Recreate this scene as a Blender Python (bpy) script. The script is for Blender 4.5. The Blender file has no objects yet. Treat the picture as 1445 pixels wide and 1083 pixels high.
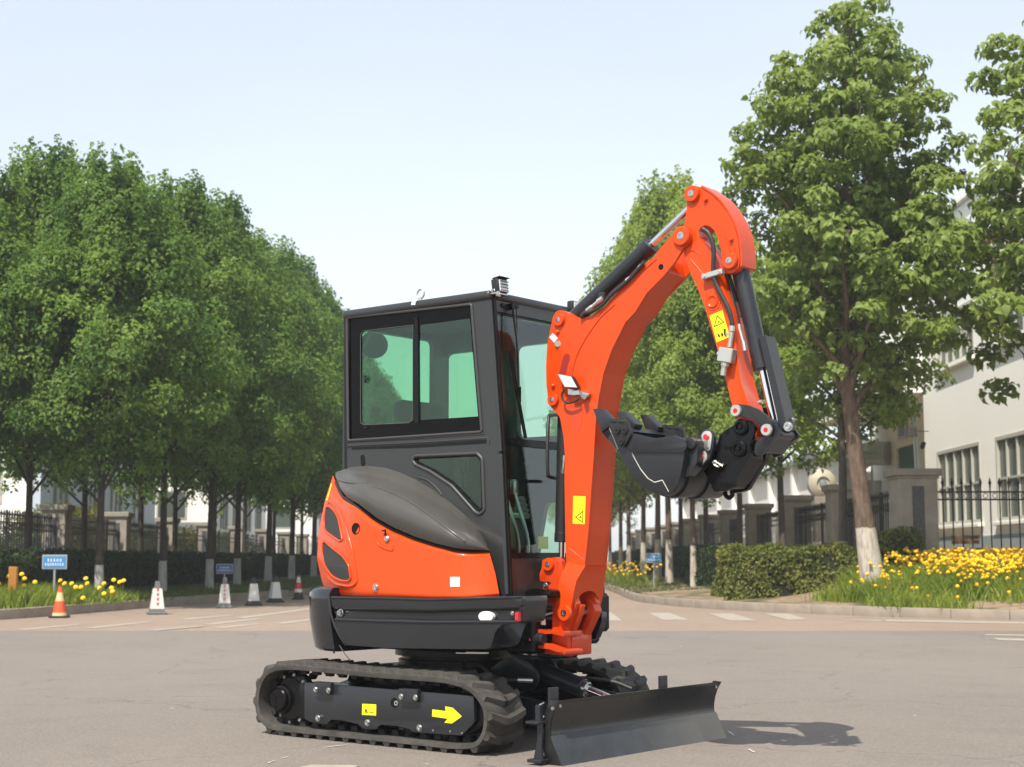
import bpy, bmesh, math, random
import numpy as np
from mathutils import Vector, Matrix
from mathutils.geometry import tessellate_polygon

random.seed(7)
RNG = np.random.default_rng(7)
scene = bpy.context.scene
COL = scene.collection

# ------------------------------------------------------------------ camera
F_PX, HORIZON, CAM_H = 2167.4, 788.68, 1.009          # focal length and horizon row on a 1445 x 1083 picture
PITCH = math.atan((HORIZON - 541.5) / F_PX)
cam = bpy.data.cameras.new('camera')
cam_ob = bpy.data.objects.new('camera', cam)
COL.objects.link(cam_ob)
cam.sensor_width = 36
cam.lens = F_PX / 1445 * 36
cam.clip_start = 0.1
cam.clip_end = 3000
cam_ob.location = (0, 0, CAM_H)
cam_ob.rotation_euler = (math.pi / 2 + PITCH, 0, 0)
cam.dof.use_dof = True
cam.dof.focus_distance = 8.9
cam.dof.aperture_fstop = 4.5
scene.camera = cam_ob

# ------------------------------------------------------------------ sky, sun, exposure
TO_SUN = Vector((-0.50, -0.99, 1.635)).normalized()
SUN_EL = math.asin(TO_SUN.z)
SUN_AZ = math.atan2(TO_SUN.x, TO_SUN.y)
world = bpy.data.worlds.new('World')
scene.world = world
world.use_nodes = True
wn = world.node_tree
wn.nodes.clear()
sky = wn.nodes.new('ShaderNodeTexSky')
sky.sky_type = 'NISHITA'
sky.sun_disc = False
sky.sun_elevation = SUN_EL
sky.sun_rotation = SUN_AZ
sky.altitude = 50
sky.air_density = 1.0
sky.dust_density = 1.0
sky.ozone_density = 1.2
hs = wn.nodes.new('ShaderNodeHueSaturation')
hs.inputs['Saturation'].default_value = 0.60
hs.inputs['Value'].default_value = 1.78          # summer haze: paler, flatter sky than the clear-air model
ga = wn.nodes.new('ShaderNodeGamma')
ga.inputs['Gamma'].default_value = 0.55
bgn = wn.nodes.new('ShaderNodeBackground')
bgn.inputs['Strength'].default_value = 0.13
wo = wn.nodes.new('ShaderNodeOutputWorld')
wn.links.new(sky.outputs[0], ga.inputs[0])
wn.links.new(ga.outputs[0], hs.inputs['Color'])
tcw = wn.nodes.new('ShaderNodeTexCoord')
mpw = wn.nodes.new('ShaderNodeMapping'); mpw.inputs['Scale'].default_value = (1, 1, 3.5)
nzw = wn.nodes.new('ShaderNodeTexNoise'); nzw.inputs['Scale'].default_value = 2.2; nzw.inputs['Detail'].default_value = 5
wn.links.new(tcw.outputs['Generated'], mpw.inputs[0]); wn.links.new(mpw.outputs[0], nzw.inputs['Vector'])
mrw = wn.nodes.new('ShaderNodeMapRange'); mrw.inputs['From Min'].default_value = .3; mrw.inputs['From Max'].default_value = .7
mrw.inputs['To Min'].default_value = .955; mrw.inputs['To Max'].default_value = 1.03      # faint uneven haze
wn.links.new(nzw.outputs['Fac'], mrw.inputs['Value'])
mlw = wn.nodes.new('ShaderNodeMix'); mlw.data_type = 'RGBA'; mlw.blend_type = 'MULTIPLY'; mlw.inputs[0].default_value = 1
wn.links.new(hs.outputs[0], mlw.inputs[6]); wn.links.new(mrw.outputs[0], mlw.inputs[7])
wn.links.new(mlw.outputs[2], bgn.inputs[0])
wn.links.new(bgn.outputs[0], wo.inputs[0])
sl = bpy.data.lights.new('sun', 'SUN')
sl.energy = 3.0
sl.angle = math.radians(0.5)
sl.color = (1.0, 0.93, 0.81)
so = bpy.data.objects.new('sun', sl)
COL.objects.link(so)
so.rotation_euler = TO_SUN.to_track_quat('Z', 'Y').to_euler()
so.location = (-20, -40, 60)
scene.view_settings.view_transform = 'Standard'
scene.view_settings.look = 'None'
scene.view_settings.gamma = 1
scene.view_settings.exposure = 1.02
scene.view_settings.use_curve_mapping = False

# ------------------------------------------------------------------ materials
def mat(name, col, rough=0.6, metal=0.0, spec=0.5, coat=0.0, noise=0.0, nscale=30.0, bump=0.0, bscale=200.0, col2=None, trans=None):
    m = bpy.data.materials.new(name)
    m.use_nodes = True
    nt = m.node_tree
    b = nt.nodes['Principled BSDF']
    b.inputs['Base Color'].default_value = (*col, 1)
    b.inputs['Roughness'].default_value = rough
    b.inputs['Metallic'].default_value = metal
    b.inputs['Specular IOR Level'].default_value = spec
    if coat:
        b.inputs['Coat Weight'].default_value = coat
        b.inputs['Coat Roughness'].default_value = 0.06
    tc = nt.nodes.new('ShaderNodeTexCoord')
    if noise or col2:
        n = nt.nodes.new('ShaderNodeTexNoise')
        n.inputs['Scale'].default_value = nscale
        n.inputs['Detail'].default_value = 5
        n.inputs['Roughness'].default_value = 0.65
        nt.links.new(tc.outputs['Object'], n.inputs['Vector'])
        r = nt.nodes.new('ShaderNodeValToRGB')
        r.color_ramp.elements[0].position = 0.32
        r.color_ramp.elements[1].position = 0.70
        c2 = col2 if col2 else tuple(min(1, c * (1 + noise)) for c in col)
        c1 = col if col2 else tuple(c * (1 - noise) for c in col)
        r.color_ramp.elements[0].color = (*c1, 1)
        r.color_ramp.elements[1].color = (*c2, 1)
        nt.links.new(n.outputs['Fac'], r.inputs['Fac'])
        nt.links.new(r.outputs['Color'], b.inputs['Base Color'])
        mr = nt.nodes.new('ShaderNodeMapRange')
        mr.inputs['To Min'].default_value = max(0.02, rough - 0.10)
        mr.inputs['To Max'].default_value = min(1, rough + 0.12)
        nt.links.new(n.outputs['Fac'], mr.inputs['Value'])
        nt.links.new(mr.outputs['Result'], b.inputs['Roughness'])
    if bump:
        n2 = nt.nodes.new('ShaderNodeTexNoise')
        n2.inputs['Scale'].default_value = bscale
        n2.inputs['Detail'].default_value = 4
        nt.links.new(tc.outputs['Object'], n2.inputs['Vector'])
        bp = nt.nodes.new('ShaderNodeBump')
        bp.inputs['Strength'].default_value = bump
        bp.inputs['Distance'].default_value = 0.01
        nt.links.new(n2.outputs['Fac'], bp.inputs['Height'])
        nt.links.new(bp.outputs['Normal'], b.inputs['Normal'])
    return m

def leaf_mat(name, c1, c2, nscale=1.2, translucency=0.35, rough=0.5):
    """Two leaf greens mixed by clump; light passes partly through the blade."""
    m = bpy.data.materials.new(name)
    m.use_nodes = True
    nt = m.node_tree
    b = nt.nodes['Principled BSDF']
    b.inputs['Roughness'].default_value = rough
    b.inputs['Specular IOR Level'].default_value = 0.35
    tc = nt.nodes.new('ShaderNodeTexCoord')
    n = nt.nodes.new('ShaderNodeTexNoise')
    n.inputs['Scale'].default_value = nscale
    n.inputs['Detail'].default_value = 6
    n.inputs['Roughness'].default_value = 0.75
    nt.links.new(tc.outputs['Object'], n.inputs['Vector'])
    r = nt.nodes.new('ShaderNodeValToRGB')
    r.color_ramp.elements[0].position = 0.35
    r.color_ramp.elements[1].position = 0.66
    r.color_ramp.elements[0].color = (*c1, 1)
    r.color_ramp.elements[1].color = (*c2, 1)
    nt.links.new(n.outputs['Fac'], r.inputs['Fac'])
    nt.links.new(r.outputs['Color'], b.inputs['Base Color'])
    t = nt.nodes.new('ShaderNodeBsdfTranslucent')
    nt.links.new(r.outputs['Color'], t.inputs['Color'])
    mx = nt.nodes.new('ShaderNodeMixShader')
    mx.inputs[0].default_value = translucency
    nt.links.new(b.outputs[0], mx.inputs[1])
    nt.links.new(t.outputs[0], mx.inputs[2])
    nt.links.new(mx.outputs[0], nt.nodes['Material Output'].inputs['Surface'])
    return m

def glass_mat(name, tint, refl=1.5, dirt=0.0):
    m = bpy.data.materials.new(name)
    m.use_nodes = True
    nt = m.node_tree
    nt.nodes.clear()
    out = nt.nodes.new('ShaderNodeOutputMaterial')
    t = nt.nodes.new('ShaderNodeBsdfTransparent')
    t.inputs['Color'].default_value = (*tint, 1)
    g = nt.nodes.new('ShaderNodeBsdfGlossy')
    g.inputs['Roughness'].default_value = 0.02
    ge = nt.nodes.new('ShaderNodeNewGeometry')
    dt = nt.nodes.new('ShaderNodeVectorMath'); dt.operation = 'DOT_PRODUCT'
    nt.links.new(ge.outputs['Normal'], dt.inputs[0]); nt.links.new(ge.outputs['Incoming'], dt.inputs[1])
    ab = nt.nodes.new('ShaderNodeMath'); ab.operation = 'ABSOLUTE'
    nt.links.new(dt.outputs['Value'], ab.inputs[0])
    iv = nt.nodes.new('ShaderNodeMath'); iv.operation = 'SUBTRACT'; iv.inputs[0].default_value = 1.0
    nt.links.new(ab.outputs[0], iv.inputs[1])
    pw = nt.nodes.new('ShaderNodeMath'); pw.operation = 'POWER'; pw.inputs[1].default_value = 4.0
    nt.links.new(iv.outputs[0], pw.inputs[0])
    f0 = ((refl - 1) / (refl + 1)) ** 2 * 1.6
    fr = nt.nodes.new('ShaderNodeMath'); fr.operation = 'MULTIPLY_ADD'; fr.inputs[1].default_value = 1 - f0; fr.inputs[2].default_value = f0
    nt.links.new(pw.outputs[0], fr.inputs[0])
    mx = nt.nodes.new('ShaderNodeMixShader')
    nt.links.new(fr.outputs[0], mx.inputs[0])
    nt.links.new(t.outputs[0], mx.inputs[1])
    nt.links.new(g.outputs[0], mx.inputs[2])
    nt.links.new(mx.outputs[0], out.inputs['Surface'])
    return m

MT = dict(
    orange=mat('orange_paint', (0.68, 0.063, 0.004), 0.30, coat=0.18, spec=0.25, noise=0.05, nscale=2.5, bump=0.02, bscale=60),
    orange_matte=mat('orange_steel_paint', (0.62, 0.050, 0.004), 0.36, coat=0.15, bump=0.03, bscale=90),
    slot_shade=mat('orange_slot_shade', (0.30, 0.012, 0.006), 0.4),  # darkened orange: the shade inside the boom slot put into the colour
    cab=mat('charcoal_cab_paint', (0.024, 0.0255, 0.026), 0.36, coat=0.15, bump=0.02, bscale=120),
    cab2=mat('charcoal_edge_paint', (0.045, 0.043, 0.043), 0.42),
    weight=mat('black_gloss_paint', (0.013, 0.015, 0.019), 0.16, coat=0.3, bump=0.02, bscale=40),
    slate=mat('slate_steel_paint', (0.0155, 0.0175, 0.022), 0.38, coat=0.1, noise=0.12, nscale=9, bump=0.03, bscale=80),
    blade=mat('slate_blade_paint', (0.014, 0.0148, 0.0155), 0.28, noise=0.25, nscale=5, bump=0.06, bscale=60),
    black=mat('black_paint', (0.004, 0.004, 0.0045), 0.24, coat=0.0, spec=.22),
    blackp=mat('black_plastic', (0.012, 0.012, 0.0125), 0.5),
    edge=mat('lit_blade_edge', (0.030, 0.033, 0.037), 0.32, noise=0.3, nscale=8, bump=0.06, bscale=60),  # brighter shading of the forward-tilted lower strip put into this colour
    hood=mat('warm_grey_hood_plastic', (0.064, 0.061, 0.056), 0.30, noise=0.05, nscale=3, spec=0.5, bump=0.02, bscale=15),
    rubber=mat('dusty_rubber', (0.026, 0.024, 0.022), 0.82, col2=(0.085, 0.078, 0.068), nscale=7, bump=0.3, bscale=120),
    rubber2=mat('black_rubber', (0.018, 0.017, 0.016), 0.75),
    chrome=mat('chrome_rod', (0.75, 0.75, 0.77), 0.10, metal=1.0),
    steel=mat('bright_steel', (0.55, 0.55, 0.54), 0.28, metal=1.0),
    zinc=mat('zinc_fitting', (0.62, 0.61, 0.56), 0.36, metal=0.8),
    hose=mat('hydraulic_hose', (0.022, 0.022, 0.023), 0.5),
    redcap=mat('red_grease_cap', (0.65, 0.02, 0.03), 0.35),
    yellow=mat('yellow_decal', (0.86, 0.78, 0.01), 0.45),
    white=mat('white_sticker', (0.82, 0.82, 0.80), 0.5),
    ink=mat('black_print', (0.02, 0.02, 0.015), 0.6),
    mesh=mat('vent_mesh', (0.012, 0.012, 0.013), 0.7, col2=(0.05, 0.05, 0.05), nscale=260, bump=.5, bscale=300),
    glass=glass_mat('green_tinted_glass', (0.58, 0.82, 0.66), 1.45),
    glassf=glass_mat('clear_green_windscreen', (0.86, 0.93, 0.90), 1.5),
    frit=mat('black_window_border', (0.002, 0.002, 0.002), 0.10, spec=0.12),
    lens=mat('lamp_lens', (0.65, 0.66, 0.66), 0.15, metal=0.3),
    seat=mat('dark_seat_fabric', (0.055, 0.07, 0.065), 0.7),
    cabin=mat('cabin_plastic', (0.06, 0.07, 0.065), 0.6),
    scratch=mat('bare_scratch', (0.55, 0.54, 0.5), 0.6),
)

# ------------------------------------------------------------------ mesh building
class B:
    """Collects shapes; build() links them as one mesh object."""
    def __init__(s):
        s.v = []; s.f = []; s.m = []
    def add(s, vf, mi=0):
        v, f = vf
        o = len(s.v)
        s.v += [tuple(p) for p in v]
        s.f += [tuple(i + o for i in q) for q in f]
        s.m += [mi] * len(f)
        return s
    def mesh(s, name, mats, smooth=35):
        me = bpy.data.meshes.new(name)
        me.from_pydata(s.v, [], s.f)
        for m in (mats if isinstance(mats, (list, tuple)) else [mats]):
            me.materials.append(m)
        me.polygons.foreach_set('material_index', s.m)
        if smooth:
            me.polygons.foreach_set('use_smooth', [True] * len(s.f))
            me.set_sharp_from_angle(angle=math.radians(smooth))
        me.update()
        return me
    def build(s, name, mats, parent=None, smooth=35, loc=None):
        return obj(name, s.mesh(name, mats, smooth), parent, loc)

def obj(name, me, parent=None, loc=None, rot=None):
    o = bpy.data.objects.new(name, me)
    COL.objects.link(o)
    if parent is not None:
        o.parent = parent
    if loc is not None:
        o.location = loc
    if rot is not None:
        o.rotation_euler = rot
    return o

def tag(o, label=None, cat=None, group=None, kind=None):
    if label: o['label'] = label
    if cat: o['category'] = cat
    if group: o['group'] = group
    if kind: o['kind'] = kind
    return o

def thing(name, label, cat, loc=(0, 0, 0), rz=0, group=None):
    o = bpy.data.objects.new(name, None)
    COL.objects.link(o)
    o.location = loc
    o.rotation_euler = (0, 0, rz)
    o.empty_display_size = 0.2
    return tag(o, label, cat, group)

def copy_tree(o, parent=None):
    c = o.copy()
    COL.objects.link(c)
    if parent is not None:
        c.parent = parent
    for ch in list(o.children):
        copy_tree(ch, c)
    return c

def bm_out(bm):
    bm.verts.ensure_lookup_table()
    bmesh.ops.recalc_face_normals(bm, faces=bm.faces)
    bm.verts.index_update()
    v = [p.co[:] for p in bm.verts]
    f = [[q.index for q in fa.verts] for fa in bm.faces]
    bm.free()
    return v, f

def box(c, s, bevel=0.0, seg=1, rot=None):
    bm = bmesh.new()
    bmesh.ops.create_cube(bm, size=1)
    bmesh.ops.scale(bm, vec=s, verts=bm.verts)
    if bevel:
        bmesh.ops.bevel(bm, geom=bm.edges[:], offset=bevel, segments=seg, affect='EDGES', profile=0.5)
    if rot is not None:
        bmesh.ops.transform(bm, matrix=rot.to_4x4(), verts=bm.verts)
    bmesh.ops.translate(bm, vec=c, verts=bm.verts)
    return bm_out(bm)

def beam(p0, p1, w, d, bevel=0.0, up=(0, 1, 0)):
    """Rectangular bar from p0 to p1; d is its size along UP, w across."""
    p0, p1 = Vector(p0), Vector(p1)
    x = (p1 - p0)
    L = x.length
    x.normalize()
    z = Vector(up)
    z = (z - x * z.dot(x)).normalized()
    y = z.cross(x)
    R = Matrix((x, y, z)).transposed()
    return box((p0 + p1) / 2, (L, w, d), bevel, 1, R)

def fillet(pts, r, n=4):
    """Round the corners of a closed 2D outline; a point may carry its own radius as third value."""
    out = []
    N = len(pts)
    for i, p in enumerate(pts):
        rr = p[2] if len(p) > 2 else r
        P = Vector(p[:2]); A = Vector(pts[i - 1][:2]); C = Vector(pts[(i + 1) % N][:2])
        a, c = A - P, C - P
        la, lc = a.length, c.length
        if rr <= 0 or la < 1e-6 or lc < 1e-6:
            out.append(tuple(P)); continue
        d = min(rr, la * 0.49, lc * 0.49)
        s, e = P + a / la * d, P + c / lc * d
        for k in range(n + 1):
            t = k / n
            out.append(tuple(s * (1 - t) ** 2 + P * 2 * t * (1 - t) + e * t ** 2))
    return out

def prism(outline, v0, v1, bevel=0.0, holes=None, seg=2):
    """Flat outline in (u, w) given thickness from v0 to v1 along the machine's width."""
    if holes:
        loops = [outline] + holes
        flat = [Vector((x, y, 0)) for lp in loops for (x, y) in lp]
        tris = tessellate_polygon([[Vector((x, y, 0)) for (x, y) in lp] for lp in loops])
        n = len(flat)
        v = [(p.x, v0, p.y) for p in flat] + [(p.x, v1, p.y) for p in flat]
        f = [tuple(t) for t in tris] + [tuple(i + n for i in reversed(t)) for t in tris]
        o = 0
        for lp in loops:
            k = len(lp)
            for i in range(k):
                a, b = o + i, o + (i + 1) % k
                f.append((a, b, b + n, a + n))
            o += k
        bm = bmesh.new()
        vs = [bm.verts.new(p) for p in v]
        for q in f:
            try: bm.faces.new([vs[i] for i in q])
            except ValueError: pass
        return bm_out(bm)
    bm = bmesh.new()
    a = [bm.verts.new((x, v0, y)) for x, y in outline]
    b = [bm.verts.new((x, v1, y)) for x, y in outline]
    bm.faces.new(a); bm.faces.new(list(reversed(b)))
    n = len(a)
    for i in range(n):
        bm.faces.new((a[i], b[i], b[(i + 1) % n], a[(i + 1) % n]))
    if bevel:
        es = [e for e in bm.edges if abs(e.verts[0].co.y - e.verts[1].co.y) < 1e-7]
        bmesh.ops.bevel(bm, geom=es, offset=bevel, segments=seg, affect='EDGES', profile=0.5)
    return bm_out(bm)

def cyl(p0, p1, r0, r1=None, n=20, bevel=0.0):
    r1 = r0 if r1 is None else r1
    p0, p1 = Vector(p0), Vector(p1)
    L = (p1 - p0).length
    prof = [(0, 0), (r0 - bevel, 0), (r0, bevel), (r1, L - bevel), (r1 - bevel, L), (0, L)] if bevel else [(0, 0), (r0, 0), (r1, L), (0, L)]
    return lathe(p0, p1 - p0, prof, n)

def lathe(p0, axis, prof, n=20):
    """Turned profile [(radius, distance along axis)]."""
    p0 = Vector(p0)
    z = Vector(axis).normalized()
    x = z.orthogonal().normalized()
    y = z.cross(x)
    v = []; f = []; rings = []
    for r, d in prof:
        if r <= 1e-6:
            rings.append([len(v)]); v.append(tuple(p0 + z * d))
        else:
            rings.append(list(range(len(v), len(v) + n)))
            for k in range(n):
                a = 2 * math.pi * k / n
                v.append(tuple(p0 + z * d + (x * math.cos(a) + y * math.sin(a)) * r))
    for A, Bq in zip(rings, rings[1:]):
        for k in range(n):
            k2 = (k + 1) % n
            if len(A) == 1 and len(Bq) == 1: continue
            if len(A) == 1: f.append((A[0], Bq[k2], Bq[k]))
            elif len(Bq) == 1: f.append((A[k], A[k2], Bq[0]))
            else: f.append((A[k], A[k2], Bq[k2], Bq[k]))
    return v, f

def spline(pts, n=6, closed=False):
    P = [Vector(p) for p in pts]
    N = len(P)
    out = []
    rng = range(N) if closed else range(N - 1)
    for i in rng:
        a = P[(i - 1) % N] if closed or i > 0 else P[0] * 2 - P[1]
        b, c = P[i], P[(i + 1) % N]
        d = P[(i + 2) % N] if closed or i < N - 2 else P[-1] * 2 - P[-2]
        for k in range(n):
            t = k / n
            out.append(0.5 * ((2 * b) + (c - a) * t + (2 * a - 5 * b + 4 * c - d) * t * t + (3 * b - a - 3 * c + d) * t ** 3))
    if not closed: out.append(P[-1])
    return out

def tube(pts, r, n=8, smooth=True, closed=False):
    """Tube along a path; r is one radius or one per point."""
    P = spline(pts, 5, closed) if smooth and len(pts) > 2 else [Vector(p) for p in pts]
    N = len(P)
    if isinstance(r, (list, tuple)):
        R = [np.interp(i / (N - 1) * (len(r) - 1), range(len(r)), r) for i in range(N)]
    else:
        R = [r] * N
    v = []; f = []
    up = None
    for i, p in enumerate(P):
        t = (P[(i + 1) % N] - P[i - 1]) if closed else (P[min(i + 1, N - 1)] - P[max(i - 1, 0)])
        if t.length < 1e-9: t = Vector((0, 0, 1))
        t.normalize()
        if up is None: up = t.orthogonal().normalized()
        up = (up - t * up.dot(t))
        if up.length < 1e-6: up = t.orthogonal()
        up.normalize()
        s = t.cross(up)
        for k in range(n):
            a = 2 * math.pi * k / n
            v.append(tuple(p + (up * math.cos(a) + s * math.sin(a)) * R[i]))
    for i in range(N if closed else N - 1):
        j = (i + 1) % N
        for k in range(n):
            k2 = (k + 1) % n
            f.append((i * n + k, i * n + k2, j * n + k2, j * n + k))
    if not closed:
        f.append(tuple(range(n - 1, -1, -1)))
        f.append(tuple((N - 1) * n + k for k in range(n)))
    return v, f

def grid(fn, ns, nt):
    """Sheet: fn(s, t) gives a 3D point for s, t in 0..1."""
    v = [tuple(fn(i / ns, j / nt)) for j in range(nt + 1) for i in range(ns + 1)]
    f = [(j * (ns + 1) + i, j * (ns + 1) + i + 1, (j + 1) * (ns + 1) + i + 1, (j + 1) * (ns + 1) + i) for j in range(nt) for i in range(ns)]
    return v, f

def extr(poly3, off):
    """Polygon of 3D points given thickness by the vector OFF."""
    off = Vector(off)
    n = len(poly3)
    v = [tuple(p) for p in poly3] + [tuple(Vector(p) + off) for p in poly3]
    f = [tuple(range(n)), tuple(range(2 * n - 1, n - 1, -1))]
    f += [(i, i + n, (i + 1) % n + n, (i + 1) % n) for i in range(n)]
    return v, f

# ------------------------------------------------------------------ reading the photograph
# The machine's own axes: u forward, v to its far side, w up; origin on the ground under the swing centre.
MT_ANG = math.radians(51.12)
MX, MY = -0.325, 9.129
SN, CS = math.sin(MT_ANG), math.cos(MT_ANG)
def _ray(x, y):
    a = (x - 722.5) / F_PX; b = (541.5 - y) / F_PX
    return a, math.cos(PITCH) - b * math.sin(PITCH), b * math.cos(PITCH) + math.sin(PITCH)
def on_v(x, y, v):
    """Outline point of the photograph laid on the machine's lengthwise plane v: gives (u, w)."""
    a, b, c = _ray(x, y)
    s = (v + MX * CS + MY * SN) / (a * CS + b * SN)
    return ((a * s - MX) * SN - (b * s - MY) * CS, CAM_H + c * s)
def on_u(x, y, u):
    """The same for a crosswise plane u: gives (v, w)."""
    a, b, c = _ray(x, y)
    s = (u + MX * SN - MY * CS) / (a * SN - b * CS)
    return ((a * s - MX) * CS + (b * s - MY) * SN, CAM_H + c * s)
def p3(x, y, v):
    u, w = on_v(x, y, v)
    return Vector((u, v, w))
def q3(x, y, u):
    v, w = on_u(x, y, u)
    return Vector((u, v, w))
def tr(v, pts, r=0.0, n=4):
    """Trace an outline on plane v and round its corners by r metres."""
    o = []
    for p in pts:
        q = on_v(p[0], p[1], v)
        o.append((q[0], q[1], p[2]) if len(p) > 2 else q)
    return fillet(o, r, n)
def zm(x0, y0, s, pts):
    """Picture points read in an enlargement: origin and scale."""
    return [(x0 + p[0] / s, y0 + p[1] / s) + tuple(p[2:]) for p in pts]
def at(x, Z, h=None, y=None):
    """World X (and height) of picture column x at distance Z."""
    X = (x - 722.5) / F_PX * Z
    if y is not None:
        return X, CAM_H + (HORIZON - y) / F_PX * Z
    return X

# ================================================================== the excavator
ROOT = thing('mini_excavator', 'orange and charcoal mini excavator on rubber tracks standing on the asphalt', 'excavator', (MX, MY, 0), MT_ANG - math.pi / 2)

def bolt(b, p, r=0.011, h=0.008, d=(0, -1, 0), mi=0, n=6):
    b.add(lathe(p, d, [(0, 0), (r * 1.35, 0), (r * 1.35, h * 0.35), (r, h * 0.36), (r * 0.95, h), (r * 0.45, h), (r * 0.4, h * 0.6), (0, h * 0.6)], n * 2), mi)

def pin(parent, u, w, v, r, h=0.02, label=None, name='pin_boss', m='orange', core='steel', n=22):
    """Round boss standing off a side plate, with its pin end in the middle."""
    b = B()
    b.add(lathe((u, v, w), (0, -1, 0), [(0, 0), (r, 0), (r, h * 0.7), (r * 0.9, h), (r * 0.42, h), (r * 0.42, h * 0.8), (0, h * 0.8)], n), 0)
    b.add(lathe((u, v - h * 0.75, w), (0, -1, 0), [(0, 0), (r * 0.40, 0), (r * 0.40, h * 0.35), (r * 0.2, h * 0.42), (r * 0.14, h * 0.2), (0, h * 0.2)], 12), 1)
    o = b.build(name, [MT[m], MT[core]], parent)
    if label: o['label'] = label
    return o

# ---- tracks
TP = [(-.903, .20), (-.872, .305), (-.79, .375), (-.62, .402), (-.3, .398), (0, .391), (.35, .388), (.58, .384), (.74, .350), (.835, .275), (.858, .20), (.842, .11), (.775, .045), (.62, .026),
      (.45, .026), (.25, .026), (0, .026), (-.25, .026), (-.5, .026), (-.68, .026), (-.80, .040), (-.882, .10)]
PATH = spline([(a, 0, b) for a, b in TP], 10, True)
def resample(P, n):
    D = [0]
    for i in range(len(P)):
        D.append(D[-1] + (P[(i + 1) % len(P)] - P[i]).length)
    L = D[-1]; out = []
    j = 0
    for k in range(n):
        t = L * k / n
        while D[j + 1] < t: j += 1
        q = (t - D[j]) / (D[j + 1] - D[j])
        a, b = P[j], P[(j + 1) % len(P)]
        out.append((a.lerp(b, q), (b - a).normalized()))
    return out, L
def lug_mesh():
    b = B()
    for sgn in (-1, 1):
        bot = [(-.045 , sgn * .148), (.012, sgn * .148), (.055, sgn * .02), (.055, sgn * -.012), (-.005, sgn * -.012), (-.012, sgn * .02)]
        top = [(-.028, sgn * .140), (.000, sgn * .140), (.040, sgn * .022), (.040, sgn * -.006), (.010, sgn * -.006), (.004, sgn * .022)]
        v = [(x, y, -.002) for x, y in bot] + [(x, y, .026) for x, y in top]
        f = [tuple(range(6, 12))] + [(i, (i + 1) % 6, (i + 1) % 6 + 6, i + 6) for i in range(6)]
        if sgn > 0: f = [tuple(reversed(q)) for q in f]
        b.add((v, f))
    return b.mesh('tread_lug', MT['rubber'])
def drive_mesh():
    b = B()
    b.add(prism([(-.028, 0), (-.02, -.030), (.02, -.030), (.028, 0)], -.062, -.028, .003))
    b.add(prism([(-.028, 0), (-.02, -.030), (.02, -.030), (.028, 0)], .028, .062, .003))
    return b.mesh('drive_lug', MT['rubber2'])
LUG, DRV = lug_mesh(), drive_mesh()
def track(vc, label):
    b = B()
    rs, L = resample(PATH, 150)
    v = []; f = []
    th = .026
    sec = [(-.150, 0), (-.150, -.006), (-.146, -th), (.146, -th), (.150, -.006), (.150, 0), (.12, .004), (-.12, .004)]
    for p, t in rs:
        nrm = Vector((-t.z, 0, t.x))
        for (y, z) in sec:
            q = p + nrm * z
            v.append((q.x, vc + y, q.z))
    n = len(rs); k = len(sec)
    for i in range(n):
        j = (i + 1) % n
        for a in range(k):
            c = (a + 1) % k
            f.append((i * k + a, i * k + c, j * k + c, j * k + a))
    b.add((v, f))
    o = b.build('rubber_track', MT['rubber'], ROOT, 50)
    o['label'] = label
    rs, L = resample(PATH, 38)
    for i, (p, t) in enumerate(rs):
        ang = math.atan2(-t.z, t.x)
        nrm = Vector((-t.z, 0, t.x))
        obj('tread_lug', LUG, o, (p.x, vc, p.z), (0, ang, 0))
        q = p - nrm * th
        obj('drive_lug', DRV, o, (q.x, vc, q.z), (0, ang, 0))
    return o
track(-.60, 'dusty near rubber track with chevron lugs')
track(.60, 'far rubber track partly hidden behind the blade')

Z1 = (340, 880, 4.014)
def z1(pts): return zm(*Z1, pts)
# near track frame
fr_ = B()
V0 = -.725
fr_.add(prism(tr(V0, z1([(360, 335), (1318, 412), (1322, 560), (1250, 635), (968, 615), (955, 598), (880, 580), (785, 573), (765, 600), (690, 598), (668, 572), (575, 548), (505, 545), (488, 574), (395, 558), (360, 540)]), .006), V0, -.700, .003))
fr_.add(prism([(-.60, .30), (.70, .30), (.80, .24), (.80, .16), (.70, .10), (-.60, .10)], -.69, -.52, .01), 1)
frame = fr_.build('track_frame', [MT['slate'], MT['black']], ROOT)
for q in ([(430, 332), (516, 336), (514, 402), (432, 398)], [(900, 368), (1008, 373), (1006, 446), (930, 442), (918, 425), (900, 424)]):
    B().add(prism(tr(V0 - .016, z1(q), .004), V0 - .028, V0 - .001, .003)).build('guard_clip', MT['slate'], frame)
bb = B()
for q in [(424, 375), (497, 380), (908, 415), (990, 420)]:
    c = p3(*z1([q])[0], V0 - .028); bolt(bb, c, .012, .010)
for q in [(438, 537), (718, 563), (1013, 592)]:
    c = p3(*z1([q])[0], V0); bolt(bb, c, .014, .012)
for q in [(1088, 607), (1185, 612), (1252, 622)]:
    bolt(bb, p3(*z1([q])[0], V0), .004, .003)
o = bb.build('frame_bolts', MT['steel'], frame); o['kind'] = 'stuff'
hb = B()
hb.add(cyl(p3(*z1([(870, 450)])[0], V0 + .0), p3(*z1([(870, 450)])[0], V0) + Vector((0, -.003, 0)), .026, n=20), 0)
c = p3(*z1([(880, 452)])[0], V0 - .003)
hb.add(lathe(c, (0, -1, 0), [(.007, 0), (.013, 0), (.013, .004), (.007, .004)], 14), 1)
hb.build('grease_port', [MT['black'], MT['zinc']], frame)
def decal(parent, pts_px, v, m='yellow', name='warning_sticker', th=.0012, r=.003):
    b = B().add(prism(tr(v, pts_px, r), v - th, v - .0002))
    return b.build(name, MT[m], parent, 0)
d1 = decal(frame, z1([(688, 455), (767, 459), (766, 522), (686, 518)]), V0)
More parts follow.
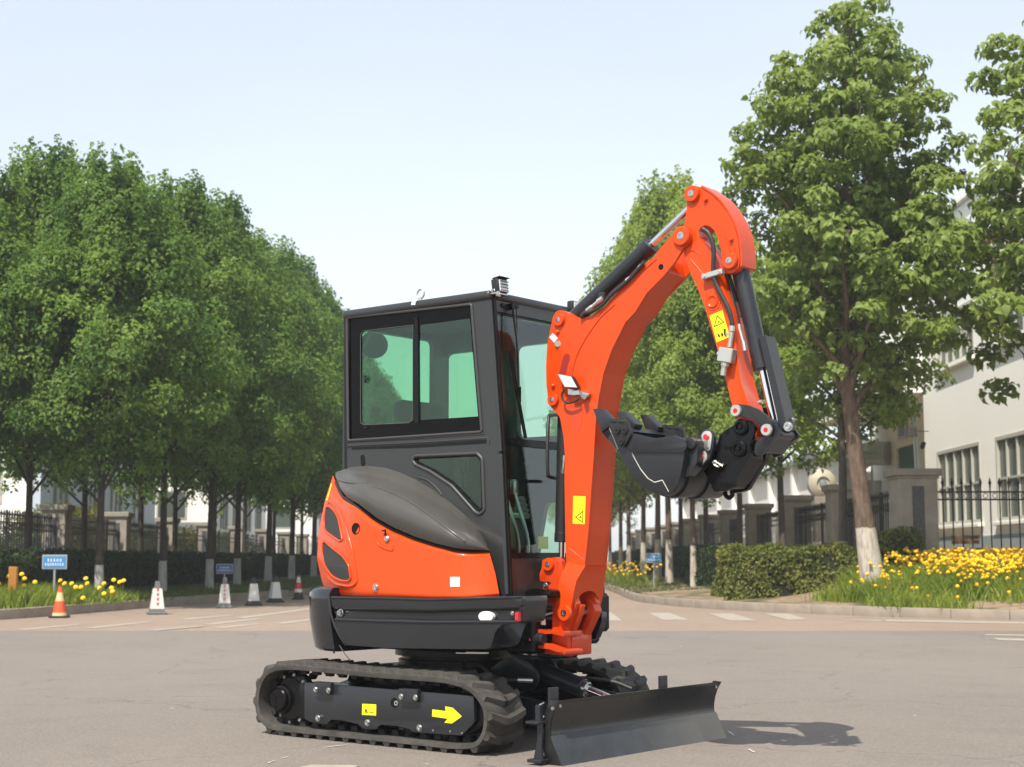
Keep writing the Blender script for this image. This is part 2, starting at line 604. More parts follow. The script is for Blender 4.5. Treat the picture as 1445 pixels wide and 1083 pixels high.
decal(frame, z1([(1085, 487, 0), (1160, 497, 0), (1157, 470, 0), (1200, 478, 0), (1252, 527, 0), (1195, 567, 0), (1153, 562, 0), (1172, 540, 0), (1083, 527, 0)]), V0, name='yellow_arrow', r=0)
mk = B()
for q in ([(700, 500), (722, 501), (722, 505), (700, 504)], [(708, 480), (716, 498), (702, 498)], [(728, 502), (752, 503), (752, 506), (728, 505)]):
    mk.add(prism(tr(V0 - .0012, z1(q)), V0 - .0022, V0 - .0014))
mk.build('sticker_print', MT['ink'], frame, 0)
# sprocket
hc = p3(*z1([(222, 430)])[0], -.70)
sp = B()
sp.add(lathe((-.68, -.66, .205), (0, -1, 0), [(0, -.04), (.155, -.04), (.155, 0), (.12, .012), (.118, .02), (0, .02)], 32), 0)
for k in range(14):
    a = k / 14 * 2 * math.pi
    sp.add(box((-.68 + .165 * math.cos(a), -.60, .205 + .165 * math.sin(a)), (.035, .05, .03), .005, 1, Matrix.Rotation(-a, 3, 'Y')), 0)
for k in range(10):
    a = k / 10 * 2 * math.pi + .2
    bolt(sp, (-.68 + .135 * math.cos(a), -.665, .205 + .135 * math.sin(a)), .008, .008, mi=1)
sp.build('drive_sprocket', [MT['black'], MT['steel']], frame)
mo = B().add(lathe(hc + Vector((0, .06, 0)), (0, -1, 0), [(0, 0), (.085, 0), (.085, .045), (.078, .055), (.066, .058), (.066, .075), (.060, .082), (.02, .082), (.02, .078), (0, .078)], 30))
for k in range(3):
    a = k / 3 * 2 * math.pi + .4
    bolt(mo, hc + Vector((.04 * math.cos(a), -.022, .04 * math.sin(a))), .004, .004)
mo.build('travel_motor_hub', MT['black'], frame)
il = B()
il.add(lathe((.655, -.66, .205), (0, 1, 0), [(0, 0), (.05, 0), (.06, .03), (.13, .03), (.155, .05), (.155, .09), (.13, .11), (.05, .11), (0, .14)], 32))
il.build('front_idler', MT['black'], frame)
for u in (-.36, -.06, .24, .50):
    B().add(lathe((u, -.67, .095), (0, 1, 0), [(0, 0), (.03, 0), (.05, .02), (.05, .05), (.03, .06), (.03, .09), (.05, .10), (.05, .13), (0, .13)], 18)).build('track_roller', MT['black'], frame)
# far frame
ff = B()
ff.add(prism([(-.60, .33), (.50, .30), (.76, .26), (.80, .16), (.70, .10), (-.60, .10)], .45, .70, .008))
ff.add(lathe((.655, .47, .205), (0, 1, 0), [(0, 0), (.05, 0), (.13, .03), (.155, .05), (.155, .09), (.13, .11), (0, .12)], 28))
ff.add(lathe((-.68, .47, .205), (0, 1, 0), [(0, 0), (.15, 0), (.15, .12), (0, .12)], 28))
o = ff.build('track_frame', MT['black'], ROOT); o['label'] = 'far track frame in shade'
# carbody and swing bearing
cb = B()
cb.add(prism(fillet([(-.45, .20), (.42, .18), (.52, .24), (.50, .33), (.36, .40), (-.36, .40), (-.45, .33)], .02), -.45, .45, .01))
for s in (-1, 1):
    cb.add(beam((-.30, s * .30, .30), (-.42, s * .56, .22), .20, .12, .01, (0, 0, 1)))
    cb.add(beam((.30, s * .30, .30), (.38, s * .56, .22), .20, .12, .01, (0, 0, 1)))
cb.build('undercarriage', MT['black'], ROOT)
sb = B().add(lathe((0, 0, .38), (0, 0, 1), [(0, 0), (.34, 0), (.34, .05), (.32, .055), (.32, .07), (.36, .075), (.36, .12), (0, .12)], 40))
sb.build('swing_bearing', MT['black'], ROOT)

# ---- dozer blade
ub = 1.324
prof = [(1.330, .312), (1.306, .27), (1.290, .22), (1.283, .17), (1.288, .135)]
back = [(u - .012, w) for u, w in prof]
bl = B()
half = .765
outl = [(1.350, -.002), (1.288, .135)]
pp = spline([(u, 0, w) for u, w in prof], 4)
pl = [(p.x, p.z) for p in pp]
bl.add(prism(pl + [(u - .013, w) for u, w in reversed(pl)], -half, half, .002))
blade = bl.build('dozer_blade', MT['blade'], ROOT)
ce = B().add(prism([(1.290, .140), (1.356, 0), (1.340, 0), (1.272, .136)], -half - .004, half + .012, .003))
ce.build('cutting_edge', MT['edge'], blade)
for s in (-1, 1):
    be = B().add(prism(fillet([(1.332, .3125), (1.305, .272), (1.286, .22), (1.278, .17), (1.286, .12), (1.345, .004), (1.25, .004), (1.235, .10), (1.235, .22), (1.28, .316)], .008), s * half - .006, s * half + .006, .002))
    be.build('blade_end_plate', MT['blade'], blade)
bs = B()
Z2 = (640, 880, 3.44)
def z2(pts): return zm(*Z2, pts)
# stiffeners, lift arms, posts
bs.add(prism(fillet([(1.262, .25), (1.262, .10), (1.10, .10), (1.12, .20), (1.20, .25)], .01), -.10, -.08))
bs.add(prism(fillet([(1.262, .25), (1.262, .10), (1.10, .10), (1.12, .20), (1.20, .25)], .01), .08, .10))
bs.build('blade_rib', MT['slate'], blade)
for s in (-1, 1):
    bs = B()
    bs.add(prism(fillet([(1.27, .05), (1.27, .22), (1.10, .235), (.48, .30), (.40, .26), (.42, .17), (1.08, .10)], .02), s * .34 - .02, s * .34 + .02, .004))
    bs.build('blade_lift_arm', MT['slate'], blade)
B().add(box((1.19, 0, .135), (.10, 1.1, .09), .008)).build('blade_crossbeam', MT['slate'], blade)
for v in (-.72, .27):
    ps = B()
    a = on_u(*z2([(480, 335)])[0], 1.26)
    ps.add(box((1.262, v, .322), (.018, .070, .10), .003))
    ps.build('blade_top_tab', MT['slate'], blade)
wx = B()
wx.add(box((1.215, -.80, .205), (.075, .08, .014), .003))
wx.add(box((1.235, -.80, .245), (.03, .03, .09), .003))
wx.add(box((1.23, -.795, .020), (.085, .09, .016), .003))
wx.add(prism(fillet([(1.20, .03), (1.245, .03), (1.255, .17), (1.24, .19)], .006), -.80, -.785))
wx.add(cyl((1.235, -.79, .02), (1.235, -.79, .20), .016, n=14))
wx.add(cyl((1.235, -.79, .026), (1.235, -.79, .042), .022, n=14))
wx.build('blade_side_bracket', MT['slate'], blade)
st = B()
st.add(tube([(1.245, -.775, .30), (1.235, -.80, .285), (1.225, -.80, .24), (1.235, -.79, .215), (1.245, -.775, .235)], .0045, 6))
st.add(cyl((1.30, -half - .006, .275), (1.30, -half - .013, .275), .009, n=10))
st.build('locking_wire', MT['steel'], blade)
hh = B()
for v in (-.735, .735):
    hh.add(cyl((1.318, v, .285), (1.303, v, .285), .009, n=12))
hh.build('bolt_hole', MT['steel'], blade)
# blade cylinder with its bracket and hose
cy = B()
A, Bp = Vector((.62, -.05, .40)), Vector((1.20, -.02, .235))
dd = (Bp - A).normalized()
cy.add(cyl(A, A + dd * .34, .052, n=24, bevel=.005), 0)
cy.add(cyl(A + dd * .34, A + dd * .37, .042, n=24, bevel=.004), 2)
cy.add(cyl(A + dd * .36, Bp, .024, n=18), 1)
cy.add(cyl(Bp + Vector((0, -.06, 0)), Bp + Vector((0, .06, 0)), .035, n=18, bevel=.004), 0)
cy.add(cyl(Bp + Vector((0, -.075, 0)), Bp + Vector((0, -.06, 0)), .012, n=12), 3)
cy.build('blade_cylinder', [MT['slate'], MT['chrome'], MT['steel'], MT['redcap']], ROOT)
bk = B()
for v in (-.16, .04):
    bk.add(prism(fillet([(.36, .38), (.52, .47), (.66, .455), (.74, .36), (.70, .30), (.50, .25)], .025), v, v + .018, .003))
bk.add(beam((.50, -.05, .478), (.66, -.05, .462), .16, .012, .003, (0, 0, 1)))
for u in (.60, .66):
    for v in (-.11, -.02): bolt(bk, (u, v, .478), .010, .010, (0, 0, 1), 1)
bk.build('blade_cylinder_bracket', [MT['slate'], MT['steel']], ROOT)
ho = B()
ho.add(tube([(.34, -.30, .42), (.44, -.32, .425), (.52, -.33, .39), (.58, -.30, .355), (.66, -.25, .35)], .011, 8), 0)
ho.add(cyl((.66, -.25, .35), (.73, -.205, .348), .013, n=10), 1)
ho.add(tube([(.72, .06, .34), (.85, .10, .35), (1.0, .16, .335), (1.12, .18, .30)], .010, 8), 0)
ho.build('blade_hose', [MT['hose'], MT['zinc']], ROOT)

# ---- lower body: counterweight and black side skirt
def rear_plan(k, n=28, a=.47, b=.72, e=2.3, u0=-.33, f0=0.0, f1=1.0):
    P = []
    for i in range(n + 1):
        f = f0 + (f1 - f0) * i / n
        ph = -math.pi / 2 + math.pi * f
        c, s = max(0, math.cos(ph)), math.sin(ph)
        P.append((u0 - a * k * c ** (2 / e), math.copysign(abs(s) ** (2 / e), s) * b * (k if k < 1 else 1)))
    return P
def loft(levels, cap=True):
    """levels: list of (w, [(u, v)...]) of equal count, open towards the front and closed by a straight face."""
    v = []; f = []
    n = len(levels[0][1])
    for w, P in levels:
        v += [(u, y, w) for u, y in P]
    for i in range(len(levels) - 1):
        for k in range(n):
            k2 = (k + 1) % n
            f.append((i * n + k, i * n + k2, (i + 1) * n + k2, (i + 1) * n + k))
    if cap:
        f.append(tuple(reversed(range(n))))
        f.append(tuple(range((len(levels) - 1) * n, len(levels) * n)))
    return v, f
cw = B().add(loft([(.485, rear_plan(.90)), (.50, rear_plan(.935)), (.56, rear_plan(.955)), (.66, rear_plan(.985)), (.78, rear_plan(1.0)), (.815, rear_plan(.995)), (.835, rear_plan(.98)), (.845, rear_plan(.95))]))
cw.build('counterweight', MT['weight'], ROOT, 40)
# the strap-like seam by the counterweight and the two wires below
se = B()
se.add(tube([p3(464, 838, -.725), p3(468, 870, -.725), p3(478, 895, -.72), p3(488, 911, -.71)], .006, 8))
se.add(tube([p3(473, 911, -.66), p3(471, 922, -.66)], .006, 6))
se.add(tube([p3(479, 911, -.66), p3(486, 922, -.66), p3(495, 933, -.66)], .003, 6))
se.build('hanging_wire', MT['hose'], ROOT)
Z3 = (430, 640, 3.611)
def z3(pts): return zm(*Z3, pts)
sk = B()
sk.add(prism(tr(-.715, z3([(130, 728), (640, 738), (1105, 728), (1105, 770), (1090, 862), (1000, 865), (955, 990), (930, 1000), (210, 975), (165, 900)]), .01), -.700, -.50, .004))
sk.add(prism(tr(-.72, z3([(125, 727), (400, 730), (640, 740), (1000, 728), (1108, 726), (1106, 782), (640, 796), (140, 786)]), .01), -.722, -.69, .008))
sk.add(prism(tr(-.72, z3([(152, 838), (640, 854), (1000, 852), (1086, 852), (1084, 866), (1010, 872), (975, 905), (955, 985), (930, 998), (420, 992), (208, 976), (165, 900)]), .012), -.726, -.69, .010))
skirt = sk.build('side_skirt', MT['weight'], ROOT)
eb = B()
eb.add(tube([p3(*q, -.722) for q in z3([(140, 735), (400, 738), (640, 746), (1000, 735), (1100, 733)])], .007, 8, False))
skirt_edge = eb.build('highlight_ridge', MT['weight'], skirt, 80)  # ridge tube added so the skirt edge catches a sun highlight
eb = B()
eb.add(tube([p3(*q, -.727) for q in z3([(158, 846), (400, 854), (640, 860), (1000, 858), (1080, 858)])], .009, 8, False))
eb.build('highlight_ridge', MT['weight'], skirt, 80)  # second ridge, added for its highlight line
gv = B().add(prism(tr(-.7005, z3([(150, 792), (640, 802), (1088, 788), (1088, 800), (640, 815), (152, 804)])), -.7035, -.70))
gv.build('skirt_recess', MT['black'], skirt, 0)
m_ = B()
for q in [(187, 812)]: bolt(m_, p3(*z3([q])[0], -.702), .016, .02)
bolt(m_, p3(*z3([(1060, 815)])[0], -.705), .008, .01)
m_.build('skirt_bolt', MT['steel'], skirt)
ov = B()
c = p3(*z3([(934, 831)])[0], -.703)
ring = [(c.x + .048 * math.cos(a), c.z + .027 * math.sin(a)) for a in [k / 24 * 2 * math.pi for k in range(24)]]
ov.add(prism(ring, -.7235, -.7005))
ov.build('oval_badge', MT['white'], skirt, 0)
rt = B().add(prism(tr(-.706, z3([(1082, 812), (1098, 808), (1097, 855), (1083, 858)]), .002), -.724, -.70))
rt.build('red_tag', MT['redcap'], skirt, 0)
ub_ = B()
ub_.add(box((.10, 0, .60), (1.00, 1.24, .18), .02, 1))
ub_.add(box((.35, -.02, .70), (.84, 1.0, .22), .02, 1))
ub_.add(box((.42, .22, .66), (.48, .56, .26), .04, 2))
ub_.build('turntable_deck', MT['black'], ROOT)
ym = B().add(prism(tr(-.60, z3([(770, 1012), (925, 1014), (925, 1022), (770, 1020)])), -.60, -.58))
ym.build('yellow_strip', MT['zinc'], ROOT, 0)

# ---- orange side panel (engine bonnet)
def lin(pts, q):
    return float(np.interp(q, [p[0] for p in pts], [p[1] for p in pts]))
PL = [(0, 462), (.12, 454), (.30, 447.5), (.55, 450), (.80, 459), (1, 470)]      # left edge by row
PR = [(0, 705), (.5, 699), (1, 690)]
PB = [(0, 840), (.3, 842), (.6, 845), (.8, 845), (1, 841)]
PT = [(0, 671), (.03, 690), (.07, 704), (.15, 714), (.27, 734), (.38, 748), (.52, 761), (.65, 770), (.78, 777.5), (.88, 779), (1, 778)]
def panel_v(s):
    v = -.722
    if s < .22: v += .20 * (1 - s / .22) ** 2.1
    if s > .70: v += .135 * ((s - .70) / .30) ** 1.8
    return v
def panel_pt(s, t, off=0.0):
    x = lin(PL, t) * (1 - s) + lin(PR, t) * s
    y = lin(PB, s) * (1 - t) + lin(PT, s) * t
    v = panel_v(s)
    if t < .04: v += .012 * (1 - t / .04)
    if t > .93: v += .030 * ((t - .93) / .07) ** 1.5
    v += .018 * t
    return p3(x, y, v - off)
def panel_inv(x, y):
    s, t = .3, .5
    for _ in range(30):
        L, R = lin(PL, t), lin(PR, t)
        s = min(1, max(0, (x - L) / (R - L)))
        b_, tt = lin(PB, s), lin(PT, s)
        t = min(1, max(0, (b_ - y) / (b_ - tt)))
    return s, t
def on_panel(x, y, off):
    s, t = panel_inv(x, y)
    return panel_pt(s, t, off)
pb = B().add(grid(lambda s, t: panel_pt(s ** 1.25, t), 90, 36))
bonnet = pb.build('engine_bonnet', MT['orange'], ROOT, 60)
def patch(pts, off, dense=6):
    """Patch with a rounded outline lying on the bonnet, its rim folded back."""
    P = []
    n = len(pts)
    for i in range(n):
        a, b = pts[i], pts[(i + 1) % n]
        for k in range(dense): P.append((a[0] + (b[0] - a[0]) * k / dense, a[1] + (b[1] - a[1]) * k / dense))
    cx = sum(p[0] for p in P) / len(P); cy_ = sum(p[1] for p in P) / len(P)
    v = []; f = []
    rings = [(1.0, off - .012), (1.0, off), (.75, off), (.5, off), (.25, off)]
    for k, o_ in rings:
        for x, y in P:
            v.append(tuple(on_panel(cx + (x - cx) * k, cy_ + (y - cy_) * k, o_)))
    m = len(P)
    for r in range(len(rings) - 1):
        for i in range(m):
            j = (i + 1) % m
            f.append((r * m + i, r * m + j, (r + 1) * m + j, (r + 1) * m + i))
    v.append(tuple(on_panel(cx, cy_, off)))
    for i in range(m): f.append(((len(rings) - 1) * m + i, (len(rings) - 1) * m + (i + 1) % m, len(v) - 1))
    return v, f
def rim(pts, off, r):
    P = [on_panel(x, y, off) for x, y in fillet(pts, 6, 4)]
    return tube(P, r, 8, False, True)
vent1 = z3([(112, 262, 4), (150, 290), (172, 330), (192, 440), (180, 450), (100, 395), (98, 330)])
vent2 = z3([(96, 440), (130, 475), (195, 525), (225, 570), (236, 650), (190, 652), (140, 628), (100, 570), (88, 500)])
for q in (vent1, vent2):
    q = [(p[0], p[1]) for p in q]
    ve = B().add(patch(q, .003)).build('air_vent', MT['mesh'], bonnet, 0)
    B().add(rim(q, .004, .006)).build('vent_rim', MT['orange'], bonnet, 80)
# pressed rib that runs round both vents
rb = B().add(tube([on_panel(x, y, .0) for x, y in fillet(z3([(120, 240), (180, 285), (205, 360), (245, 500), (268, 660), (235, 680), (160, 668), (118, 630)]), 5, 3)], .009, 8, False))
rb.build('pressed_rib', MT['orange'], bonnet, 80)
rb = B().add(tube([on_panel(x, y, .001) for x, y in z3([(330, 350), (352, 400), (372, 458), (400, 480), (445, 495), (448, 470)])], .005, 8, True))
rb.build('pressed_rib', MT['orange'], bonnet, 80)
hb = B()
c = on_panel(*z3([(262, 384)])[0], .001)
hb.add(lathe(c, (0, -1, 0), [(0, -.004), (.031, -.004), (.033, .003), (.027, .003), (.026, 0.0005), (0, 0.0005)], 24))
hb.build('bonnet_hole', MT['black'], bonnet)
lk = B()
c = on_panel(*z3([(422, 436)])[0], 0)
lk.add(lathe(c, (0, -1, 0), [(0, 0), (.017, 0), (.017, .010), (.012, .014), (0, .014)], 18), 0)
lk.add(box(c + Vector((-.004, -.014, .035)), (.010, .008, .035), .002), 1)
lk.add(box(c + Vector((-.018, -.014, .045)), (.026, .008, .008), .002), 1)
lk.build('bonnet_lock', [MT['steel'], MT['black']], bonnet)
lb = B(); bolt(lb, on_panel(*z3([(364, 684)])[0], 0), .016, .014)
lb.build('bonnet_bolt', MT['steel'], bonnet)
ws = B().add(patch(z3([(741, 630), (790, 630), (790, 679), (741, 679)]), .0015, 2)).build('white_square_sticker', MT['white'], bonnet, 0)
ys = B().add(patch(z3([(136, 150), (139, 160), (116, 240), (109, 238)]), .004, 2)).build('yellow_reflector', MT['yellow'], bonnet, 0)
# engine cover behind (rear and far side)
ec = B().add(loft([(.80, rear_plan(.84)), (.95, rear_plan(.84)), (1.15, rear_plan(.81)), (1.32, rear_plan(.76)), (1.37, rear_plan(.72)), (1.385, rear_plan(.68))]))
ec.build('rear_engine_cover', MT['orange'], ROOT, 40)

# ---- grey dome-shaped hood
DB = [(0, 672), (.03, 690), (.07, 701), (.15, 711.5), (.27, 731.5), (.38, 745), (.52, 758), (.65, 767), (.78, 774), (.88, 776), (1, 777)]
DT = [(0, 667), (.03, 664.5), (.1, 659.5), (.2, 657.5), (.32, 660), (.42, 667), (.52, 677), (.63, 691), (.74, 708), (.84, 726), (.92, 745), (.97, 762), (1, 776)]
def dome_pt(s, t):
    xb = 473.5 + (690.5 - 473.5) * s
    xt = 473.5 + (690.5 - 473.5) * s
    y = lin(DB, s) * (1 - t) + lin(DT, s) * t
    vb = panel_v(s) + .012
    vt = -.500
    # bulges outward above the seam, then rolls in to the cab wall
    k = t ** 1.9
    v = vb * (1 - k) + vt * k - .045 * math.sin(math.pi * min(1, t * 1.25)) * math.sin(math.pi * min(1, max(0, s))) ** .6
    return p3(xb, y, v)
dm = B().add(grid(lambda s, t: dome_pt(s, t), 80, 30))
hood = dm.build('grey_hood', MT['hood'], ROOT, 60)
# black tube put in for the shaded gap between hood and bonnet
gk = B().add(tube([on_panel(473.5 + 217 * s, lin(PT, s) - .8, .003) for s in [i / 40 for i in range(41)]], .008, 8, False))
gk.build('hood_gap_line', MT['rubber2'], ROOT)
nt_ = B().add(patch(z3([(330, 322), (345, 308), (372, 310), (400, 335), (420, 372), (380, 352)]), .012, 3)).build('hood_finger_slot', MT['black'], ROOT, 0)
rg = B().add(tube([dome_pt(s, t) + Vector((0, .004, 0)) for s, t in ((.02, .35), (.12, .52), (.28, .60), (.45, .58), (.60, .50), (.74, .36), (.84, .22))], .010, 8)).build('hood_crease', MT['hood'], hood, 80)

# ---- cab
Z4 = (470, 380, 3.386)
def z4(pts): return zm(*Z4, pts)
VC = -.50
VF = .40                        # far side of the cab
VM = (VC + VF) / 2
wall = tr(VC, [(485, 440, .02), (689, 415, .02), (703, 620, 0), (713, 842, 0), (600, 845, .0), (486, 770, .0)], 0)
h1 = tr(VC, z4([(68, 233), (662, 168), (712, 778), (73, 820)]), .015)
h2 = tr(VC, z3([(550, 35), (562, 14), (880, 0), (906, 28), (916, 290), (893, 312), (870, 300), (750, 165), (640, 92), (565, 58)]), .012, 3)
cabw = B().add(prism(wall, VC, VC + .045, holes=[h1, h2]), 0)
cab = cabw.build('cab', [MT['cab'], MT['black']], ROOT, 30)
def moulding(hole, r, v, m='cab2', parent=None, name='window_moulding'):
    return B().add(tube([(u, v, w) for u, w in hole], r, 8, False, True)).build(name, MT[m], parent or cab, 60)
moulding(h1, .009, VC - .001)
moulding(h2, .010, VC - .001)
# side window: black border plate with two panes
w1 = tr(VC + .01, z4([(68, 233), (662, 168), (712, 778), (73, 820)]), .015)
pane_l = tr(VC + .01, z4([(134, 312), (150, 296), (384, 268), (384, 722), (365, 735), (150, 745), (134, 735)]), .006)
pane_r = tr(VC + .01, z4([(405, 268), (655, 236), (694, 704), (408, 722)]), .004)
win = B().add(prism(w1, VC + .008, VC + .018, holes=[pane_l, pane_r])).build('side_window', MT['frit'], cab, 0)
for q in (pane_l, pane_r):
    B().add(prism(q, VC + .012, VC + .016)).build('window_pane', MT['glass'], win, 0)
B().add(tube([(u, VC + .006, w) for u, w in pane_l], .0024, 6, False, True)).build('sliding_pane_edge', MT['cabin'], win)
fb = B()
c = p3(*z4([(155, 525)])[0], VC)
fb.add(box(c, (.028, .012, .014), .003)); fb.add(box(c + Vector((-.003, 0, 0)), (.012, .018, .045), .003))
fb.add(box(p3(*z4([(155, 757)])[0], VC), (.022, .006, .005)))
fb.build('window_latch', MT['blackp'], win)
dv = B().add(prism(tr(VC, z4([(386, 235), (403, 233), (406, 735), (386, 736)])), VC + .002, VC + .02)).build('window_divider', MT['black'], win, 0)
qp = B().add(prism(h2, VC + .012, VC + .018)).build('quarter_window', MT['glass'], cab, 0)
qe = B().add(tube([(u, VC + .008, w) for u, w in tr(VC, z3([(562, 35), (572, 24), (870, 10), (893, 36), (900, 280), (885, 292), (750, 150), (640, 80), (572, 48)]), .01, 3)], .006, 6, False, True)).build('window_seal', MT['black'], qp)
# belt line groove and slot
gr = B()
gr.add(prism(tr(VC - .001, z4([(88, 852), (400, 838), (730, 815), (732, 832), (400, 853), (90, 862)]), .003), VC - .003, VC + .01), 0)
gr.add(prism(tr(VC - .001, z4([(132, 900), (134, 890), (142, 886), (150, 892), (152, 935), (144, 943), (134, 938)]), .004), VC - .003, VC + .01), 0)
gr.build('body_groove', MT['black'], cab, 0)
gl = B().add(tube([p3(*q, VC) for q in z4([(66, 826), (400, 808), (722, 786)])], .006, 6, False))
gl.add(tube([p3(*q, VC - .001) for q in z4([(70, 852), (80, 845), (400, 830), (738, 806), (745, 820), (745, 835)])], .005, 6, False))
gl.add(tube([p3(*q, VC) for q in z3([(575, 122), (630, 140), (680, 185), (700, 215)])], .006, 6))
gl.build('body_crease', MT['cab2'], cab, 60)
fbp = [p3(690, 418, VC), p3(705, 640, VC), p3(714, 842, VC)]
CFW = [fbp[2].z, fbp[1].z, fbp[0].z]
CFU = [fbp[2].x, fbp[1].x, fbp[0].x]
def cf(w): return float(np.interp(w, CFW, CFU))
def front_quad(v0, v1, w0, w1, d=.03, off=0.0, nseg=1):
    P = [(cf(w0) + off, v0, w0), (cf(w0) + off, v1, w0), (cf(w1) + off, v1, w1), (cf(w1) + off, v0, w1)]
    return extr(P, (-d, 0, 0))
def frp(x, y, off=0.0):
    """Picture point laid on the sloping front of the cab."""
    w = 1.6
    for _ in range(12):
        u = cf(w) + off
        v, w = on_u(x, y, u)
    return Vector((cf(w) + off, v, w))
WB, WT = CFW[0], CFW[2]
for s in (-1, 1):
    post = B()
    vp = VC + .022 if s < 0 else VF - .022
    for (w0, w1) in ((WB, CFW[1]), (CFW[1], WT)):
        post.add(beam((cf(w0) - .018, vp, w0), (cf(w1) - .018, vp, w1), .05, .045, .012))
        post.add(beam((cf(w0) + .012, vp - s * .008, w0), (cf(w1) + .012, vp - s * .008, w1), .016, .022, .004), 1)
    post.build('front_pillar', [MT['cab'], MT['black']], cab)
w_mid0, w_mid1 = frp(715, 628).z, frp(715, 618).z
w_lo = frp(718, 780).z
w_hd = frp(702, 440).z
hd = B()
hd.add(front_quad(-.455, VF - .045, w_hd, WT, .05, .004))
hd.add(front_quad(-.455, VF - .045, w_hd - .012, w_hd, .05, -.004), 1)
hd.build('front_header', [MT['cab'], MT['black']], cab, 30)
B().add(front_quad(-.455, VF - .045, w_mid0, w_mid1, .035, .006)).build('front_crossbar', MT['black'], cab, 30)
lp = B()
lp.add(front_quad(-.455, VF - .045, WB - .02, w_lo - .03, .04, .004))
lp.add(front_quad(-.455, VF - .045, w_lo - .03, w_lo, .04, .012), 1)
lp.build('front_lower_panel', [MT['cab'], MT['black']], cab, 30)
B().add(front_quad(-.455, VF - .045, w_mid1, w_hd - .012, .005, -.008)).build('windscreen', MT['glassf'], cab, 0)
B().add(front_quad(-.455, VF - .045, w_lo, w_mid0, .005, -.008)).build('lower_front_glass', MT['glassf'], cab, 0)
# roof
ur = on_v(485, 437, VC)[0]
rf = B()
rf.add(box(((ur + cf(WT)) / 2 + .004, VM, 2.448), (cf(WT) - ur + .02, VF - VC + .03, .055), .022, 3))
rf.add(box(((ur + cf(WT)) / 2, VM, 2.43), (cf(WT) - ur - .1, VF - VC - .1, .03), 0), 1)
rf.build('cab_roof', [MT['cab'], MT['cabin']], cab)
# rear and far walls
zb = .80
rw = B()
def wall_yz(u, holes, m=.04):
    out = [(VC, zb), (VF, zb), (VF, 2.43), (VC, 2.43)]
    v, f = prism(out, u, u + m, holes=holes)
    return [(y, x, z) for x, y, z in v], [tuple(reversed(q)) for q in f]
hr = fillet([(-.42, 1.46), (VF - .14, 1.46), (VF - .14, 2.37), (-.42, 2.37)], .04)
rw.add(wall_yz(ur + .005, [hr]))
rw.build('rear_wall', MT['cab'], cab, 30)
B().add(([(ur + .02, y, z) for y, z in hr] , [tuple(range(len(hr)))])).build('rear_window', MT['glass'], cab, 0)
fw = B()
_ub, _uf = on_v(690, 550, VF - .02)[0], on_v(733, 550, VF - .02)[0]
_wl = on_v(760, 617, VF - .02)[1]
hf = fillet([(ur + .04, _wl), (_ub, _wl), (_ub, 2.30), (ur + .04, 2.30)], .05)
hf2 = fillet([(_uf, _wl), (cf(2.3) - .08, _wl), (cf(2.3) - .10, 2.30), (_uf - .02, 2.30)], .05)
hg = fillet([(.30, .98), (cf(1) - .10, .98), (cf(1.3) - .10, 1.34), (.38, 1.34)], .04)
fw.add(prism([(ur, zb), (cf(zb) - .02, zb), (cf(2.43) - .02, 2.43), (ur, 2.43)], VF - .04, VF, holes=[hf, hf2, hg]))
fw.build('door', MT['cab'], cab, 30)
dg = B().add(([(u, VF - .02, w) for u, w in hf], [tuple(range(len(hf)))])).add(([(u, VF - .02, w) for u, w in hf2], [tuple(range(len(hf2)))])).add(([(u, VF - .02, w) for u, w in hg], [tuple(range(len(hg)))]))
dg.build('door_glass', MT['glass'], cab, 0)
fl = B().add(box(((ur + .7) / 2, VM, .84), (.7 - ur, VF - VC - .09, .04), 0)).build('cab_floor', MT['cabin'], cab, 0)
# inside: seat, levers, console
se_ = B()
sx = on_v(602, 575, 0.05)
se_.add(box((-.02, .05, 1.20), (.44, .44, .12), .04, 3))
M1 = Matrix.Rotation(math.radians(-10), 3, 'Y')
se_.add(box((sx[0] - .02, .05, sx[1] - .24), (.11, .42, .56), .05, 3, M1))
se_.add(box((-.02, .05, 1.05), (.36, .36, .20), .02))
se_.build('operator_seat', MT['seat'], cab)
lv = B()
for v in (-.30, .26):
    lv.add(box((.06, v, 1.16), (.42, .12, .20), .02, 2), 0)
    lv.add(lathe((.27, v, 1.25), (.1, 0, 1), [(0, 0), (.055, 0), (.060, .02), (.045, .035), (.050, .05), (.036, .065), (.040, .08), (.026, .095), (.028, .11), (.014, .13), (0, .13)], 18), 2)
    lv.add(tube([(.285, v, 1.36), (.30, v, 1.45), (.31, v, 1.50)], .011, 8), 1)
    lv.add(lathe((.305, v, 1.47), (.1, 0, 1), [(0, 0), (.02, .01), (.026, .06), (.022, .10), (0, .115)], 14), 1)
for v in (-.07, .02):
    lv.add(tube([(.50, v, .88), (.52, v, 1.10), (.44, v, 1.34), (.42, v, 1.40)], .011, 8), 3)
    lv.add(box((.42, v, 1.42), (.03, .05, .09), .01, 2), 3)
lv.add(box((.56, -.32, 1.20), (.06, .12, .16), .01, 1), 0)
lv.build('control_levers', [MT['cabin'], MT['blackp'], mat('lever_bellows', (.22, .26, .22), .4), MT['steel']], cab)
yk = B().add(box((.55, .12, 1.10), (.006, .09, .07))).build('cab_warning_sticker', MT['yellow'], cab, 0)
# round mirror seen through the side window
mr = B()
c = p3(527, 487, .62)
mr.add(lathe(c + Vector((-.0, .0, 0)), (1, -.55, 0), [(0, -.025), (.06, -.02), (.095, 0), (.10, .012), (.09, .014), (0, .014)], 28))
mr.v = [((x - c.x) * 1 + c.x, y, (z - c.z) * .95 + c.z) for x, y, z in mr.v]
mr.add(tube([c, c + Vector((.02, 0, .12)), (c.x + .08, VF, 2.36)], .010, 8))
mr.build('rear_view_mirror', MT['blackp'], cab)
